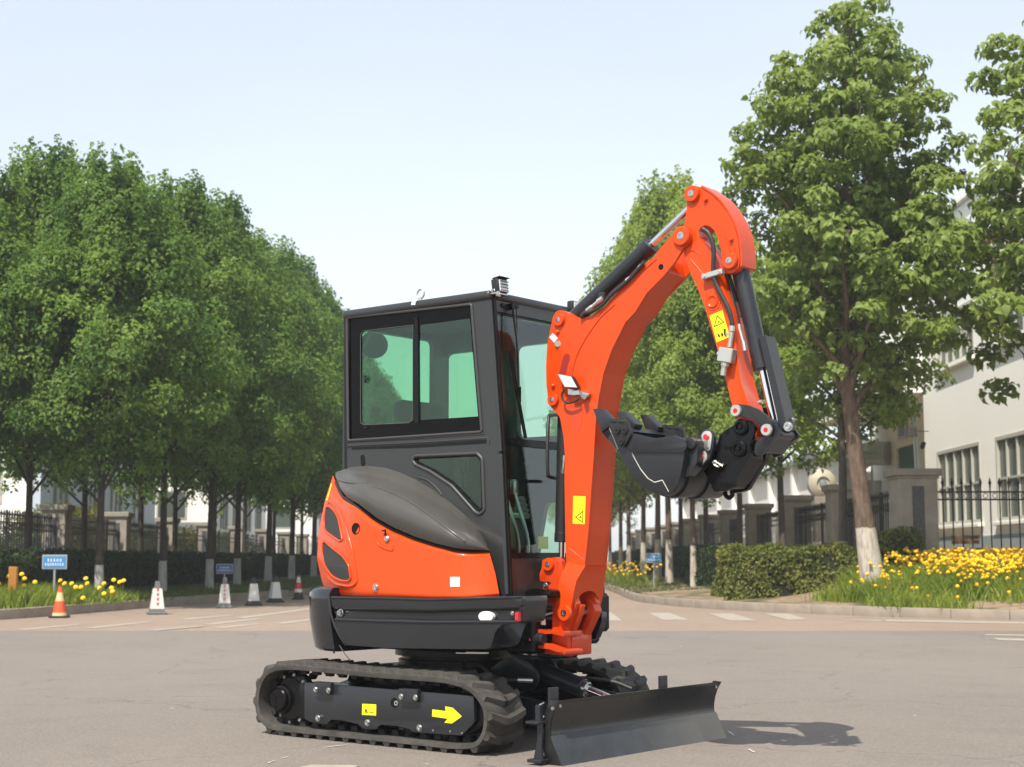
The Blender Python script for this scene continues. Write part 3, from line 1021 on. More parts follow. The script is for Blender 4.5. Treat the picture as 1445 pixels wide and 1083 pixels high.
# roof fittings
ey = B()
c = p3(593.5, 415, -.33)
ey.add(tube([c + Vector((.027 * math.cos(a), 0, .027 * math.sin(a))) for a in [k / 16 * 2 * math.pi for k in range(16)]], .006, 8, False, True))
ey.add(cyl((c.x, c.y, 2.47), (c.x, c.y, c.z - .02), .010, n=10))
ey.build('lifting_eye', MT['zinc'], cab)
tg = B().add(extr([p3(*q, VC - .018) for q in z4([(378, 148), (398, 140), (402, 146), (394, 158), (392, 171), (373, 172)])], (0, .002, 0))).build('white_roof_tag', MT['white'], cab, 0)
wl = B()
c = p3(706, 404, -.44)
R2 = Matrix.Rotation(math.radians(-8), 3, 'Y')
wl.add(box(c, (.045, .088, .085), .010, 2, R2), 0)
wl.add(box(c + Vector((.024, 0, -.002)), (.008, .074, .068), .003, 1, R2), 1)
for k in range(4): wl.add(box(c + Vector((.031, 0, -.028 + k * .017)), (.006, .070, .002), 0, 1, R2), 0)
wl.add(box(c + Vector((.004, 0, .043)), (.055, .090, .005), .002, 1, R2), 0)
for k in range(5): wl.add(box(c + Vector((-.028, -.03 + k * .015, 0)), (.014, .004, .07), 0, 1, R2), 0)
wl.build('work_light', [MT['blackp'], MT['lens']], cab)
wk = B()
wk.add(beam((c.x, c.y - .02, c.z - .045), (c.x + .0, c.y - .02, 2.44), .018, .03, .002))
wk.add(box((c.x, c.y - .01, 2.455), (.05, .10, .010), .002))
bolt(wk, (c.x + .02, c.y - .045, 2.452), .010, .02, (1, -1, 0))
bolt(wk, (c.x - .005, c.y - .045, 2.47), .008, .02, (0, -1, 0))
wk.build('light_bracket', MT['steel'], cab)
w2 = B()
c2 = Vector((cf(WT) + .01, .27, 2.475))
w2.add(box(c2, (.045, .088, .075), .010, 2), 0); w2.add(box(c2 + Vector((.025, 0, 0)), (.006, .07, .06), .003), 1)
w2.build('work_light', [MT['blackp'], MT['lens']], cab)
# wiper
wi = B()
a0 = frp(*z4([(858, 178)])[0], .03); a1 = frp(*z4([(886, 565)])[0], .035); a2 = frp(*z4([(890, 610)])[0], .03)
b0 = frp(*z4([(843, 392)])[0], .008); b1 = frp(*z4([(920, 808)])[0], .008)
wi.add(tube([a0, a0.lerp(a1, .5) + Vector((.012, 0, 0)), a1], [.008, .006, .006], 6))
wi.add(tube([frp(*z4([(876, 178)])[0], .03), a1], .003, 6))
wi.add(beam(b0, b1, .014, .020, .003)); wi.add(beam(b0 + Vector((-.006, 0, 0)), b1 + Vector((-.006, 0, 0)), .006, .008))
wi.add(beam(a1, b0.lerp(b1, .55), .02, .02, .003))
wi.add(box(b0.lerp(b1, .5) + Vector((.01, 0, 0)), (.02, .022, .09), .004))
wi.add(cyl(a0 + Vector((-.04, 0, 0)), a0 + Vector((.01, 0, 0)), .018, n=14, bevel=.003))
wi.add(cyl(a0 + Vector((-.02, .03, .002)), a0 + Vector((.01, .03, .002)), .012, n=12))
wi.add(box(a0 + Vector((-.025, -.02, 0)), (.02, .10, .022), .004))
wi.build('windscreen_wiper', MT['black'], cab)
# grab handle in front of the windscreen
gh = B()
pts = [frp(*z4([(1075, 696)])[0], .02), frp(*z4([(1040, 700)])[0], .08), frp(*z4([(1030, 715)])[0], .10), frp(*z4([(1024, 850)])[0], .11), frp(*z4([(1026, 970)])[0], .11), frp(*z4([(1034, 992)])[0], .10), frp(*z4([(1090, 1005)])[0], .06)]
gh.add(tube(pts, .010, 10))
gh.build('grab_handle', MT['blackp'], cab)

# ---- swing bracket (orange casting that carries the boom)
ZL = (740, 740, 5.7)
def zl(pts): return zm(*ZL, pts)
VB0, VB1 = -.262, .012           # outer faces of the boom foot
sbk = B()
near = tr(-.235, zl([(145, 285), (250, 265), (292, 290), (322, 405), (420, 640), (345, 830), (345, 1060), (160, 1040), (150, 1005), (225, 1000), (225, 640), (148, 630), (152, 602), (258, 590), (255, 540), (150, 528), (150, 492), (215, 488), (215, 462), (125, 460), (122, 400), (140, 345)]), .006)
sbk.add(prism(near, -.235, -.195, .004))
far_ = [(u, w) for u, w in near]
sbk.add(prism(far_, -.055, -.015, .004))
u0, w0 = on_v(*zl([(345, 1060)])[0], -.235)
bx = tr(-.235, zl([(225, 850), (340, 862), (352, 930), (345, 1060), (225, 1030)]), .004)
sbk.add(prism(bx, -.198, -.052, .004))
swing = sbk.build('swing_bracket', MT['orange_matte'], ROOT)
# folded front plates: near fork arm, far fork arm
ff_ = B()
ff_.add(prism(tr(-.19, zl([(440, 640), (470, 650), (440, 760), (400, 860), (375, 960), (372, 1065), (345, 1060), (345, 930), (345, 830)]), .004), -.20, -.165, .004))
ff_.add(prism(tr(-.06, zl([(520, 600), (575, 650), (590, 700), (535, 820), (475, 945), (468, 1050), (412, 1055), (402, 985), (525, 740)]), .008), -.085, -.02, .004))
ff_.build('bracket_fork', MT['orange_matte'], swing)
# horizontal swing arms towards the cylinder
sa = B()
for pts_, t_ in ((([(35, 850), (130, 845), (230, 858), (335, 860), (335, 905), (240, 880), (160, 884), (35, 884)]), 1), (([(35, 955), (150, 955), (215, 960), (345, 1012), (345, 1050), (220, 1005), (150, 998), (35, 996)]), 1)):
    sa.add(prism(tr(-.28, zl(pts_), .004), -.30, -.14, .005))
sa.build('swing_arm_plate', MT['orange_matte'], swing)
pin(swing, *on_v(*zl([(200, 325)])[0], -.235), -.235, .036, .018)
sm = B(); bolt(sm, p3(*zl([(172, 490)])[0], -.24), .012, .012); sm.build('hose_clamp_bolt', MT['steel'], swing)
sc_ = B()
a, b_ = p3(700, 903, -.30), p3(744, 902, -.27)
sc_.add(cyl(a, b_, .016, n=16), 0)
a2, b2 = p3(722, 902, -.30), p3(748, 902, -.27)
sc_.add(cyl(a2, b2, .024, n=18, bevel=.003), 1)
sc_.add(cyl(p3(748, 902, -.30), p3(768, 902, -.30), .034, n=18, bevel=.006), 1)
sc_.add(cyl(p3(750, 903, -.335), p3(750, 903, -.30), .012, n=12), 2)
sc_.build('swing_cylinder', [MT['chrome'], MT['slate'], MT['redcap']], ROOT)
# dark machine front: frame lugs and pipe arm that the bracket hinges on
ma = B()
ma.add(prism(tr(-.30, zl([(-30, 600), (0, 570), (45, 560), (60, 522), (150, 520), (250, 532), (258, 590), (110, 600), (60, 612), (35, 640), (-30, 700)]), .01), -.34, -.22, .008))
ma.add(prism(tr(-.30, zl([(-30, 640), (40, 620), (42, 700), (30, 760), (40, 860), (35, 1000), (-30, 1000)]), .01), -.34, -.20, .008))
ma.add(box((.74, -.16, .62), (.20, .36, .24), .015))
ma.add(box((.82, -.10, .50), (.14, .20, .06), .01))
ma.build('boom_mount_frame', MT['black'], ROOT)
hs_ = B()
for k, (dy, dw) in enumerate(((0, 0), (.02, .022), (.045, -.005), (.03, .05))):
    hs_.add(tube([(.62, -.22 + dy, .70 + dw), (.74, -.27 + dy, .715 + dw), (.86, -.24 + dy, .69 + dw), (.95, -.17 + dy, .70 + dw)], .012, 8), 0)
hs_.add(cyl((.80, -.30, .655), (.80, -.30, .69), .016, n=8), 1); hs_.add(cyl((.86, -.28, .655), (.86, -.28, .685), .014, n=8), 1)
hs_.add(tube([(.76, -.30, .675), (.90, -.25, .72)], .006, 6, False), 1)
hs_.build('hydraulic_hoses', [MT['hose'], MT['zinc']], ROOT)
fo = B().add(prism(tr(.16, zl([(480, 945), (600, 700), (638, 708), (638, 780), (585, 920), (500, 942)]), .006), .14, .19, .006))
fo.build('front_step', MT['weight'], ROOT)
# big far-side body corner under the boom
fo = B().add(box((.50, .30, .66), (.36, .16, .30), .04, 2)).build('floor_corner', MT['weight'], ROOT)

# ---- boom
Z5 = (740, 430, 5.159); Z6 = (680, 640, 3.609); Z7 = (780, 250, 4.71)
left_side = [(797.5, 679), (798, 640), (796, 616), (791, 589), (781, 577, .01), (776, 573, .01), (774, 562, .0), (772, 542), (771.5, 517), (773, 488), (777.5, 465), (781, 448, .01), (785, 440, .01), (792, 438, .01), (800, 440.5), (808, 446.5), (821, 449.2), (835, 446.5), (848.5, 436), (854, 434.7), (882, 403), (907, 375), (924.4, 363.6)]
boom_body = tr(-.22, left_side + [(937, 366), (941, 385), (926, 400), (913.8, 413.5), (896.8, 441), (883.4, 455), (864, 494), (852.4, 527), (845.6, 562), (841.8, 591), (839, 640), (831, 751), (826, 799), (799.5, 790), (799, 775)], .004, 2)
bb_ = B().add(prism(boom_body, -.214, -.036, 0))
# flat cover under the boom between the plates is slightly recessed; side plates stand proud
plate_out = tr(-.22, left_side + [(928.6, 356), (941, 341), (951, 330), (957, 324, .01), (966, 321, .01), (975, 328, .01), (976, 338, .01), (971, 346, .01), (965, 350), (960.5, 358), (954, 369), (937, 390), (913.8, 413.5), (896.8, 441), (883.4, 455), (864, 494), (852.4, 527), (845.6, 562), (841.8, 591), (839, 640), (831, 751), (826, 799), (817, 822), (813, 849, .01), (808, 868, .01), (800, 876, .01), (792, 874, .01), (788, 862), (792, 835), (795, 815), (800.5, 793), (799, 775)], .004, 2)
bb_.add(prism(plate_out, -.226, -.208, .003))
bb_.add(prism(plate_out, -.042, -.024, .003))
boom = bb_.build('boom', MT['orange'], ROOT, 28)
# weld line along the gusset and slots
for q_, r_ in ((zm(*Z5, [(660, 0), (560, 90), (470, 210), (400, 330), (365, 420), (345, 520)]), .0035), (zm(*Z7, [(690, 545), (560, 660), (440, 760), (360, 850), (300, 930)]), .0035), (zl([(360, 195), (430, 250), (490, 292)]), .0016)):
    B().add(tube([p3(x, y, -.227) for x, y in q_], r_, 6)).build('weld_seam', MT['orange_matte'], boom)
gs = B().add(prism(tr(-.2265, zm(*Z5, [(255, 500, .0), (262, 470), (278, 400), (290, 365, .01), (312, 355, .01), (330, 370, .01), (330, 400), (318, 430), (300, 508)]), .006), -.2272, -.22))
gs.build('slot_recess', MT['slot_shade'], boom, 0)  # dark red plate stands in for the shaded through-slot
gs2 = B().add(prism(tr(-.2265, zm(*Z5, [(310, 730), (436, 730), (425, 820), (405, 900), (390, 932, .01), (372, 930, .01), (330, 880), (313, 800)]), .006), -.2275, -.215, .0))
gs2.build('slot_recess', MT['orange_matte'], boom, 0)
hl = B().add(cyl(p3(*zm(*Z7, [(727, 600)])[0], -.215), p3(*zm(*Z7, [(727, 600)])[0], -.215) + Vector((0, -.0118, 0)), .016, n=18)).build('boom_hole', MT['black'], boom)
# boom foot flare: near and far cheeks, arch between them
ft = B()
def foot_pt(x, y, v): return p3(x, y, v)
rows = [(826, 799), (822, 808), (818, 820), (815.5, 835), (813, 849), (808, 868)]
vn = [-.226, -.238, -.255, -.262, -.262, -.262]
fr0 = [p3(x, y, -.226) for x, y in rows]
for (sgn) in (0, 1):
    P = []
    for (q, v) in zip(fr0, vn):
        vv = v if sgn == 0 else (-.25 - v)
        P.append((q.x, vv, q.z))
    inner = [(a[0] - .004, (a[1] + .03 if sgn == 0 else a[1] - .03), a[2]) for a in P]
    v_ = P + inner
    n_ = len(P)
    ft.add((v_, [(i, i + 1, n_ + i + 1, n_ + i) for i in range(n_ - 1)]))
    lf = [p3(x, y, -.226) for x, y in [(800.5, 793), (798, 803), (795, 815), (793, 830), (790, 848), (790, 866)]]
    Q = [(a.x, (v if sgn == 0 else -.25 - v), a.z) for a, v in zip(lf, vn)]
    ft.add((P + Q, [(i, i + 1, n_ + i + 1, n_ + i) for i in range(n_ - 1)]))
foot = ft.build('boom_foot', MT['orange'], boom, 50)
ar = B()
# front web with an arched opening above the pin
N_ = 16
top = fr0[0]; 
def edge_u(w): return float(np.interp(w, [q.z for q in reversed(fr0)], [q.x for q in reversed(fr0)]))
def edge_v(w): return float(np.interp(w, [q.z for q in reversed(fr0)], list(reversed(vn))))
wt, wa = fr0[0].z, fr0[2].z - .035
for i in range(N_):
    for lo, hi in ((0, 1),):
        f0, f1 = i / N_, (i + 1) / N_
        def col(f):
            k = abs(2 * f - 1)
            wlow = wa - .02 - .16 * (1 - math.sqrt(max(0, 1 - k ** 2.2)))
            out = []
            for j in range(7):
                w = wt + (wlow - wt) * j / 6
                v0_ = edge_v(w); v1_ = -.25 - v0_
                out.append((edge_u(w) + .0, v0_ + (v1_ - v0_) * f, w))
            return out
        A_, B_ = col(f0), col(f1)
        ar.add((A_ + B_, [(j, j + 1, 7 + j + 1, 7 + j) for j in range(6)]))
ar.build('boom_foot_web', MT['orange'], boom, 60)
u_, w_ = on_v(798.4, 865.4, -.262)
pin(boom, u_, w_, -.262, .044, .020)
fp = B().add(cyl((u_, -.255, w_), (u_, .02, w_), .020, n=18)).build('foot_pin', MT['steel'], boom)
UP = on_v(790, 452, -.226); LP_ = on_v(781.7, 564.7, -.226); TP_ = on_v(963, 333.9, -.226)
pin(boom, *UP, -.226, .036, .018); pin(boom, *LP_, -.226, .036, .018); pin(boom, *TP_, -.226, .052, .020)
nb = B()
for q in [(245, 200), (213, 592)]:
    c = p3(*zm(*Z5, [q])[0], -.226)
    nb.add(lathe(c, (0, -1, 0), [(0, 0), (.012, 0), (.010, .012), (.005, .016), (0, .016)], 12))
nb.build('grease_nipple', MT['orange'], boom)
tgw = B().add(extr([p3(*q, -.23) for q in zm(*Z5, [(182, 238), (205, 208), (243, 245), (215, 278)])], (0, .002, 0))).build('white_tag', MT['white'], boom, 0)
wsh = B().add(cyl(p3(*zm(*Z5, [(242, 285)])[0], -.226), p3(*zm(*Z5, [(242, 285)])[0], -.236), .017, n=16)).build('washer', MT['zinc'], boom)
yb = decal(boom, zm(*Z6, [(466, 217), (529, 219), (524, 361), (463, 358)]), -.2262, name='boom_warning_sticker')
def triangle_mark(parent, pts, v, hole=.55):
    cx = sum(p[0] for p in pts) / 3; cy_ = sum(p[1] for p in pts) / 3
    inner = [(cx + (x - cx) * .80, cy_ + (y - cy_) * .80) for x, y in pts]
    o_ = [on_v(x, y, v) for x, y in pts]; i_ = [on_v(x, y, v) for x, y in inner]
    b = B().add(prism(o_, v - .0010, v, holes=[i_]))
    for dx, dy in ((-.5, .8), (1.0, .9), (.1, -.6)):
        b.add(prism([on_v(cx + dx - .7, cy_ + dy - .5, v), on_v(cx + dx + .7, cy_ + dy - .5, v), on_v(cx + dx + .7, cy_ + dy + .5, v), on_v(cx + dx - .7, cy_ + dy + .5, v)], v - .0010, v))
    return b.build('warning_triangle', MT['ink'], parent, 0)
triangle_mark(boom, zm(*Z6, [(475, 325), (516, 292), (514, 354)]), -.2276)

# boom cylinder
def ram(parent, name, p0, p1, r, rod, k, label=None, col='slate', eye=.035, ew=.06, collar=True):
    """Hydraulic ram from pin p0 (barrel end) to pin p1 (rod end); k is the barrel's share of the length."""
    p0, p1 = Vector(p0), Vector(p1)
    d = (p1 - p0); L = d.length; d.normalize()
    b = B()
    b.add(cyl(p0 + d * .03, p0 + d * (L * k), r, n=28, bevel=.004), 0)
    if collar: b.add(cyl(p0 + d * (L * k - .05), p0 + d * (L * k + .004), r * 1.07, n=28, bevel=.004), 0)
    b.add(cyl(p0 + d * (L * k), p1 - d * .02, rod, n=22), 1)
    for p in (p0, p1): b.add(cyl(p + Vector((0, -ew, 0)), p + Vector((0, ew, 0)), eye, n=20, bevel=.003), 0)
    o_ = b.build(name, [MT[col], MT['chrome']], parent)
    return o_, d, L
BCV = -.125
pb0 = on_v(*zl([(200, 325)])[0], -.235)
ram(ROOT, 'boom_cylinder', (LP_[0], BCV, LP_[1]), (pb0[0], BCV, pb0[1]), .040, .018, .86, col='blackp')
hp = B()
q0 = p3(795, 588, -.20)
hp.add(tube([p3(797, 570, -.19), p3(797, 600, -.19), p3(796.5, 642, -.19)], .008, 8), 1)
hp.add(cyl(p3(796.5, 643, -.20), p3(796, 650, -.20), .012, n=8), 0)
hp.add(cyl(p3(796, 650, -.20), p3(795, 662, -.20), .009, n=8), 0)
hp.add(cyl(p3(795, 662, -.20), p3(794, 668, -.20), .013, n=6), 0)
hp.build('boom_cylinder_pipe', [MT['steel'], MT['hose']], ROOT)
# arm cylinder
ATP = on_v(978, 274.4, -.205)
ram(ROOT, 'arm_cylinder', (UP[0], BCV, UP[1]), (ATP[0], BCV, ATP[1]), .047, .020, .63, col='slate')
# hose run on top of the boom
hr_ = B()
for dv, off in ((-.045, 0), (.0, 2.0), (.03, 3.5)):
    hr_.add(tube([p3(x + off * .4, y - off, BCV - .07 + dv) for x, y in zm(*Z7, [(185, 935), (215, 905), (260, 895), (330, 850), (400, 775), (500, 690), (590, 590), (605, 575)])], .010, 8), 0)
for q0_, q1_, r_ in (((228, 890), (262, 862), .013), ((262, 862), (300, 830), .010), ((300, 830), (335, 805), .015), ((490, 690), (515, 672), .012), ((575, 605), (590, 590), .012)):
    hr_.add(cyl(p3(*zm(*Z7, [q0_])[0], -.21), p3(*zm(*Z7, [q1_])[0], -.21), r_, n=10), 1)
hr_.add(box(p3(*zm(*Z7, [(330, 800)])[0], -.20), (.04, .03, .05), .004), 0)
hr_.build('boom_top_hoses', [MT['hose'], MT['zinc']], ROOT)
# far-side hose loop at the boom
fh = B().add(tube([p3(858, 600, .0), p3(862, 640, .02), p3(861, 675, .02), p3(856, 695, .0)], .009, 8)).build('boom_side_hose', MT['hose'], ROOT)

# boom lamp
bl_ = B()
L4 = [p3(*q, -.27) for q in zm(*Z5, [(250, 508), (345, 525), (388, 605), (300, 600)])]
nrm = (L4[1] - L4[0]).cross(L4[3] - L4[0]).normalized()
if nrm.y > 0: nrm = -nrm
bl_.add(extr([p + nrm * .004 for p in L4], nrm * .004), 1)
cc = sum(L4, Vector()) / 4
big = [cc + (p - cc) * 1.08 for p in L4]; small = [cc + (p - cc) * .55 - nrm * .055 for p in L4]
bl_.add((big + [cc + (p - cc) * .95 - nrm * .03 for p in L4] + small, [(3, 2, 1, 0), (0, 1, 5, 4), (1, 2, 6, 5), (2, 3, 7, 6), (3, 0, 4, 7), (4, 5, 9, 8), (5, 6, 10, 9), (6, 7, 11, 10), (7, 4, 8, 11), (8, 9, 10, 11)]), 0)
bl_.build('boom_work_light', [MT['blackp'], MT['lens']], boom, 20)
br_ = B()
br_.add(extr([p3(*q, -.25) for q in zm(*Z5, [(315, 615), (400, 628), (470, 650), (462, 668), (440, 692), (405, 665), (318, 655)])], (0, .022, 0)), 0)
br_.add(box(p3(*zm(*Z5, [(378, 645)])[0], -.255), (.05, .03, .03), .004), 0)
br_.add(cyl(p3(*zm(*Z5, [(435, 670)])[0], -.25), p3(*zm(*Z5, [(435, 670)])[0], -.275), .014, n=8), 0)
br_.add(tube([p3(*q, -.262) for q in zm(*Z5, [(290, 622), (272, 660), (285, 700), (320, 718), (370, 705), (400, 685)])], .006, 8), 1)
br_.build('lamp_bracket', [MT['steel'], MT['hose']], boom)

# ---- arm (dipper)
VA0, VA1 = -.205, -.070
arm_out = tr(VA0, zm(*Z7, [(880, 400, .0), (868, 335, .0), (880, 290, .0), (892, 240, .0), (896, 170, .0), (888, 120, .01), (893, 85, .01), (915, 62, .01), (940, 56, .01), (985, 68, .0), (1060, 120, .0), (1110, 165, .0), (1165, 240, .0), (1205, 320, .0), (1232, 420, .0), (1242, 540, .0), (1243, 580, .01), (1225, 620, .01), (1190, 640, .01), (1150, 640, .0), (1128, 610, .0), (1122, 540, .0), (1122, 480, .0), (1095, 395, .0), (1072, 345, .0), (1045, 322, .0), (1010, 315, .0), (980, 330, .0), (966, 355, .0), (966, 390, .0), (985, 420, .0), (1020, 460, .0), (1060, 530, .0), (1090, 610, .0), (1115, 690, .0), (1150, 780, .0), (1185, 890, .0), (1210, 1083, .0)]) + [(1045, 540), (1056, 571), (1066, 600), (1068, 614, .01), (1060, 622, .01), (1050, 618), (1035, 578), (1025, 540), (1011.6, 490), (1003, 462), (994.4, 432.6), (983.8, 405), (972, 380), (965, 360)], 0, 3)
am = B().add(prism(arm_out, VA0, VA1, .004))
arm = am.build('dipper_arm', MT['orange'], ROOT, 28)
# proud cheek plates along the outer rim of the hook
rimp = tr(VA0, zm(*Z7, [(985, 68), (1060, 118), (1110, 163), (1165, 238), (1207, 320), (1236, 420), (1247, 540), (1244, 585), (1210, 585), (1205, 430), (1170, 310), (1110, 215), (1040, 140)]), .004)
hkb = B()
cov = spline([(p[0], 0, p[1]) for p in [on_v(*q, VA0) for q in zm(*Z7, [(985, 66), (1060, 116), (1110, 161), (1165, 236), (1209, 320), (1238, 420), (1249, 540), (1249, 600)])]], 4)
for (p, q) in zip(cov, cov[1:]):
    hkb.add(([(p.x, VA0 - .004, p.z), (q.x, VA0 - .004, q.z), (q.x, VA1 + .004, q.z), (p.x, VA1 + .004, p.z), (p.x + .008, VA0 - .004, p.z + .006), (q.x + .008, VA0 - .004, q.z + .006), (q.x + .008, VA1 + .004, q.z + .006), (p.x + .008, VA1 + .004, p.z + .006)], [(0, 1, 2, 3), (7, 6, 5, 4), (0, 4, 5, 1), (3, 2, 6, 7)]))
hkb.build('arm_cover_plate', MT['orange'], arm, 40)
pin(arm, *ATP, VA0, .044, .022)
BTP = on_v(1031.6, 369, VA0)
pin(arm, *BTP, VA0, .044, .022)
nn = B()
for q in [(1020, 152), (1190, 418)]:
    c = p3(*zm(*Z7, [q])[0], VA0)
    nn.add(lathe(c, (0, -1, 0), [(0, 0), (.013, 0), (.011, .012), (.006, .018), (0, .018)], 12))
nn.build('grease_nipple', MT['orange'], arm)
# pressed detail: round boss and pocket lines
pk = B()
c = p3(*zm(*Z7, [(1062, 828)])[0], VA0)
pk.add(lathe(c, (0, -1, 0), [(.028, 0), (.034, .003), (.030, .007), (.024, .004), (.020, .001), (0, .001)], 26))
pk.build('pressed_boss', MT['orange'], arm)
pk = B()
pk.add(tube([p3(*q, VA0) for q in zm(*Z7, [(1020, 780), (1024, 860), (1060, 885), (1100, 865), (1112, 825), (1100, 780)])], .003, 6))
pk.build('pressed_rib', MT['orange'], arm)
pk = B()
pk.add(tube([p3(*q, VA0) for q in zm(*Z7, [(1000, 650), (960, 600), (912, 540), (905, 505), (930, 488), (965, 510), (1018, 610)])], .004, 6))
pk.build('pressed_rib', MT['orange'], arm)
ya = decal(arm, zm(*Z7, [(1042, 922, 0), (1128, 885, 0), (1178, 1062, 0), (1090, 1100, 0)]), VA0 - .0003, name='arm_warning_sticker', r=0)
triangle_mark(arm, zm(*Z7, [(1092, 918), (1072, 998), (1142, 965)]), VA0 - .0017)
Z8 = (820, 380, 3.184)
ink = B()
for q in ([(628, 290), (636, 286), (640, 300), (632, 304)], [(640, 270), (650, 268), (650, 292), (642, 294)], [(612, 292), (620, 292), (626, 304), (618, 306)], [(646, 290), (656, 302), (650, 304), (642, 294)]):
    ink.add(prism([on_v(x, y, VA0 - .0017) for x, y in zm(*Z8, q)], VA0 - .0027, VA0 - .0017))
ink.build('sticker_print', MT['ink'], arm, 0)
# hoses down the arm with clamp block and couplings
hz = B()
hz.add(tube([p3(*q, VA0 - .022) for q in zm(*Z7, [(995, 345), (1035, 375), (1062, 440), (1070, 520), (1066, 620), (1080, 700), (1125, 790), (1170, 880), (1188, 950), (1192, 1000)])], .012, 10), 0)
hz.add(tube([p3(*q, VA0 + .06) for q in zm(*Z7, [(1150, 640), (1178, 700), (1195, 800), (1220, 900), (1240, 985)])], .010, 8), 0)
hz.add(tube([p3(*q, VA0 + .09) for q in zm(*Z7, [(1165, 640), (1200, 740), (1230, 850), (1252, 930)])], .010, 8), 0)
hz.build('arm_hoses', MT['hose'], ROOT)
ck = B()
c = p3(*zm(*Z7, [(1065, 648)])[0], VA0 - .02)
ck.add(box(c, (.125, .034, .030), .004, 1, Matrix.Rotation(math.radians(-8), 3, 'Y')), 0)
for du in (-.045, .045): bolt(ck, c + Vector((du, -.017, du * .14)), .008, .005)
ck.build('hose_clamp', [MT['zinc'], MT['zinc']], arm)
for q0_, q1_, r_, v_ in (((1192, 990), (1190, 1025), .015, -.022), ((1240, 980), (1245, 1015), .014, .055)):
    B().add(cyl(p3(*zm(*Z7, [q0_])[0], VA0 + v_), p3(*zm(*Z7, [q1_])[0], VA0 + v_), r_, n=8), 0).build('hose_coupling', MT['zinc'], arm)
for q0_, q1_, r_, v_ in (((677, 282), (668, 350), .012, -.02), ((712, 265), (730, 330), .011, .05), ((668, 290), (665, 300), .018, -.02), ((730, 325), (738, 368), .014, .05), ((645, 425), (638, 478), .015, -.03), ((650, 415), (646, 436), .022, -.03)):
    B().add(cyl(p3(*zm(*Z8, [q0_])[0], VA0 + v_), p3(*zm(*Z8, [q1_])[0], VA0 + v_), r_, n=8), 0).build('hose_coupling', MT['zinc'], arm)
ck = B()
c = p3(*zm(*Z8, [(655, 388)])[0], VA0 - .03)
ck.add(box(c, (.085, .05, .075), .005, 1, Matrix.Rotation(math.radians(12), 3, 'Y')), 1)
ck.add(cyl(c + Vector((-.05, 0, .01)), c + Vector((-.03, 0, .01)), .016, n=8), 1)
ck.add(cyl(c + Vector((0, .05, 0)), c + Vector((0, .02, 0)), .02, n=8), 1)
ck.build('valve_block', [MT['zinc'], MT['zinc']], arm)
ck = B()
ck.add(cyl(p3(*zm(*Z8, [(800, 602)])[0], VA0 + .04), p3(*zm(*Z8, [(812, 596)])[0], VA0 + .04), .012, n=8), 1)
ck.build('grease_fitting', [MT['zinc'], MT['zinc']], arm)

# bucket cylinder and its box guard
Z9 = (960, 560, 7.218)
def z9(pts): return zm(*Z9, pts)
LK2 = on_v(*z9([(885, 340)])[0], -.235)
REP = on_v(1082, 599, -.205)
ram(ROOT, 'bucket_cylinder', (BTP[0], BCV, BTP[1]), (REP[0], BCV, REP[1]), .045, .020, .66, col='slate', eye=.03)
g0 = Vector((p3(1079, 474, BCV).x + .055, BCV, p3(1079, 474, BCV).z)); g1 = Vector((p3(1109, 603, BCV).x + .045, BCV, p3(1109, 603, BCV).z))
gd = (g1 - g0).normalized()
gu = B()
gu.add(extr([p3(1071, 474, -.19), p3(1080, 473.5, -.19), p3(1108, 592, -.19), p3(1107, 606, -.19), p3(1094, 609, -.19), p3(1098, 596, -.19)], (0, .10, 0)))
guard = gu.build('cylinder_guard', MT['slate'], ROOT, 20)
for q_, v_, r_ in (((1100, 305), -.21, .018), ((1135, 240), -.12, .012)):
    gb = B(); bolt(gb, p3(*z9([q_])[0], v_), r_, .013)
    gb.build('guard_bolt', MT['steel'], guard)
# link plates
lk_ = tr(-.235, z9([(530, 150, .01), (545, 105, .01), (580, 85, .01), (620, 78), (700, 90), (800, 130), (880, 190), (930, 255), (945, 300, .01), (940, 350, .01), (910, 390, .01), (870, 392, .01), (840, 370), (820, 300), (760, 240), (690, 210), (620, 200), (570, 195, .01), (540, 180, .01)]), .003, 3)
lkb = B().add(prism(lk_, -.245, -.222, .003)).add(prism(lk_, -.028, -.005, .003))
link = lkb.build('bucket_link', MT['slate'], ROOT)
for q in ((575, 145), (885, 340)):
    u_, w_ = on_v(*z9([q])[0], -.245)
    pin(link, u_, w_, -.245, .030, .016, m='zinc', core='redcap', name='link_pin')
    B().add(cyl((u_, -.24, w_), (u_, 0.0, w_), .016, n=14)).build('link_shaft', MT['steel'], link)
yo = B()
yo.add(prism(tr(-.225, z9([(870, 400), (850, 300), (940, 270), (975, 285), (1005, 340), (1035, 365), (1025, 395), (985, 420), (950, 440), (830, 590), (765, 600), (752, 560), (765, 470), (800, 430)]), .01), -.222, -.20, .003))
yo.add(prism(tr(-.225, z9([(870, 400), (850, 300), (940, 270), (975, 285), (1005, 340), (1035, 365), (1025, 395), (985, 420), (950, 440), (830, 590), (765, 600), (752, 560), (765, 470), (800, 430)]), .01), -.05, -.028, .003))
yo.add(prism(tr(-.225, z9([(940, 300), (1000, 350), (1010, 395), (960, 425), (850, 570), (800, 560), (840, 470)]), .01), -.205, -.045))
yo.build('tipping_link', MT['slate'], ROOT)
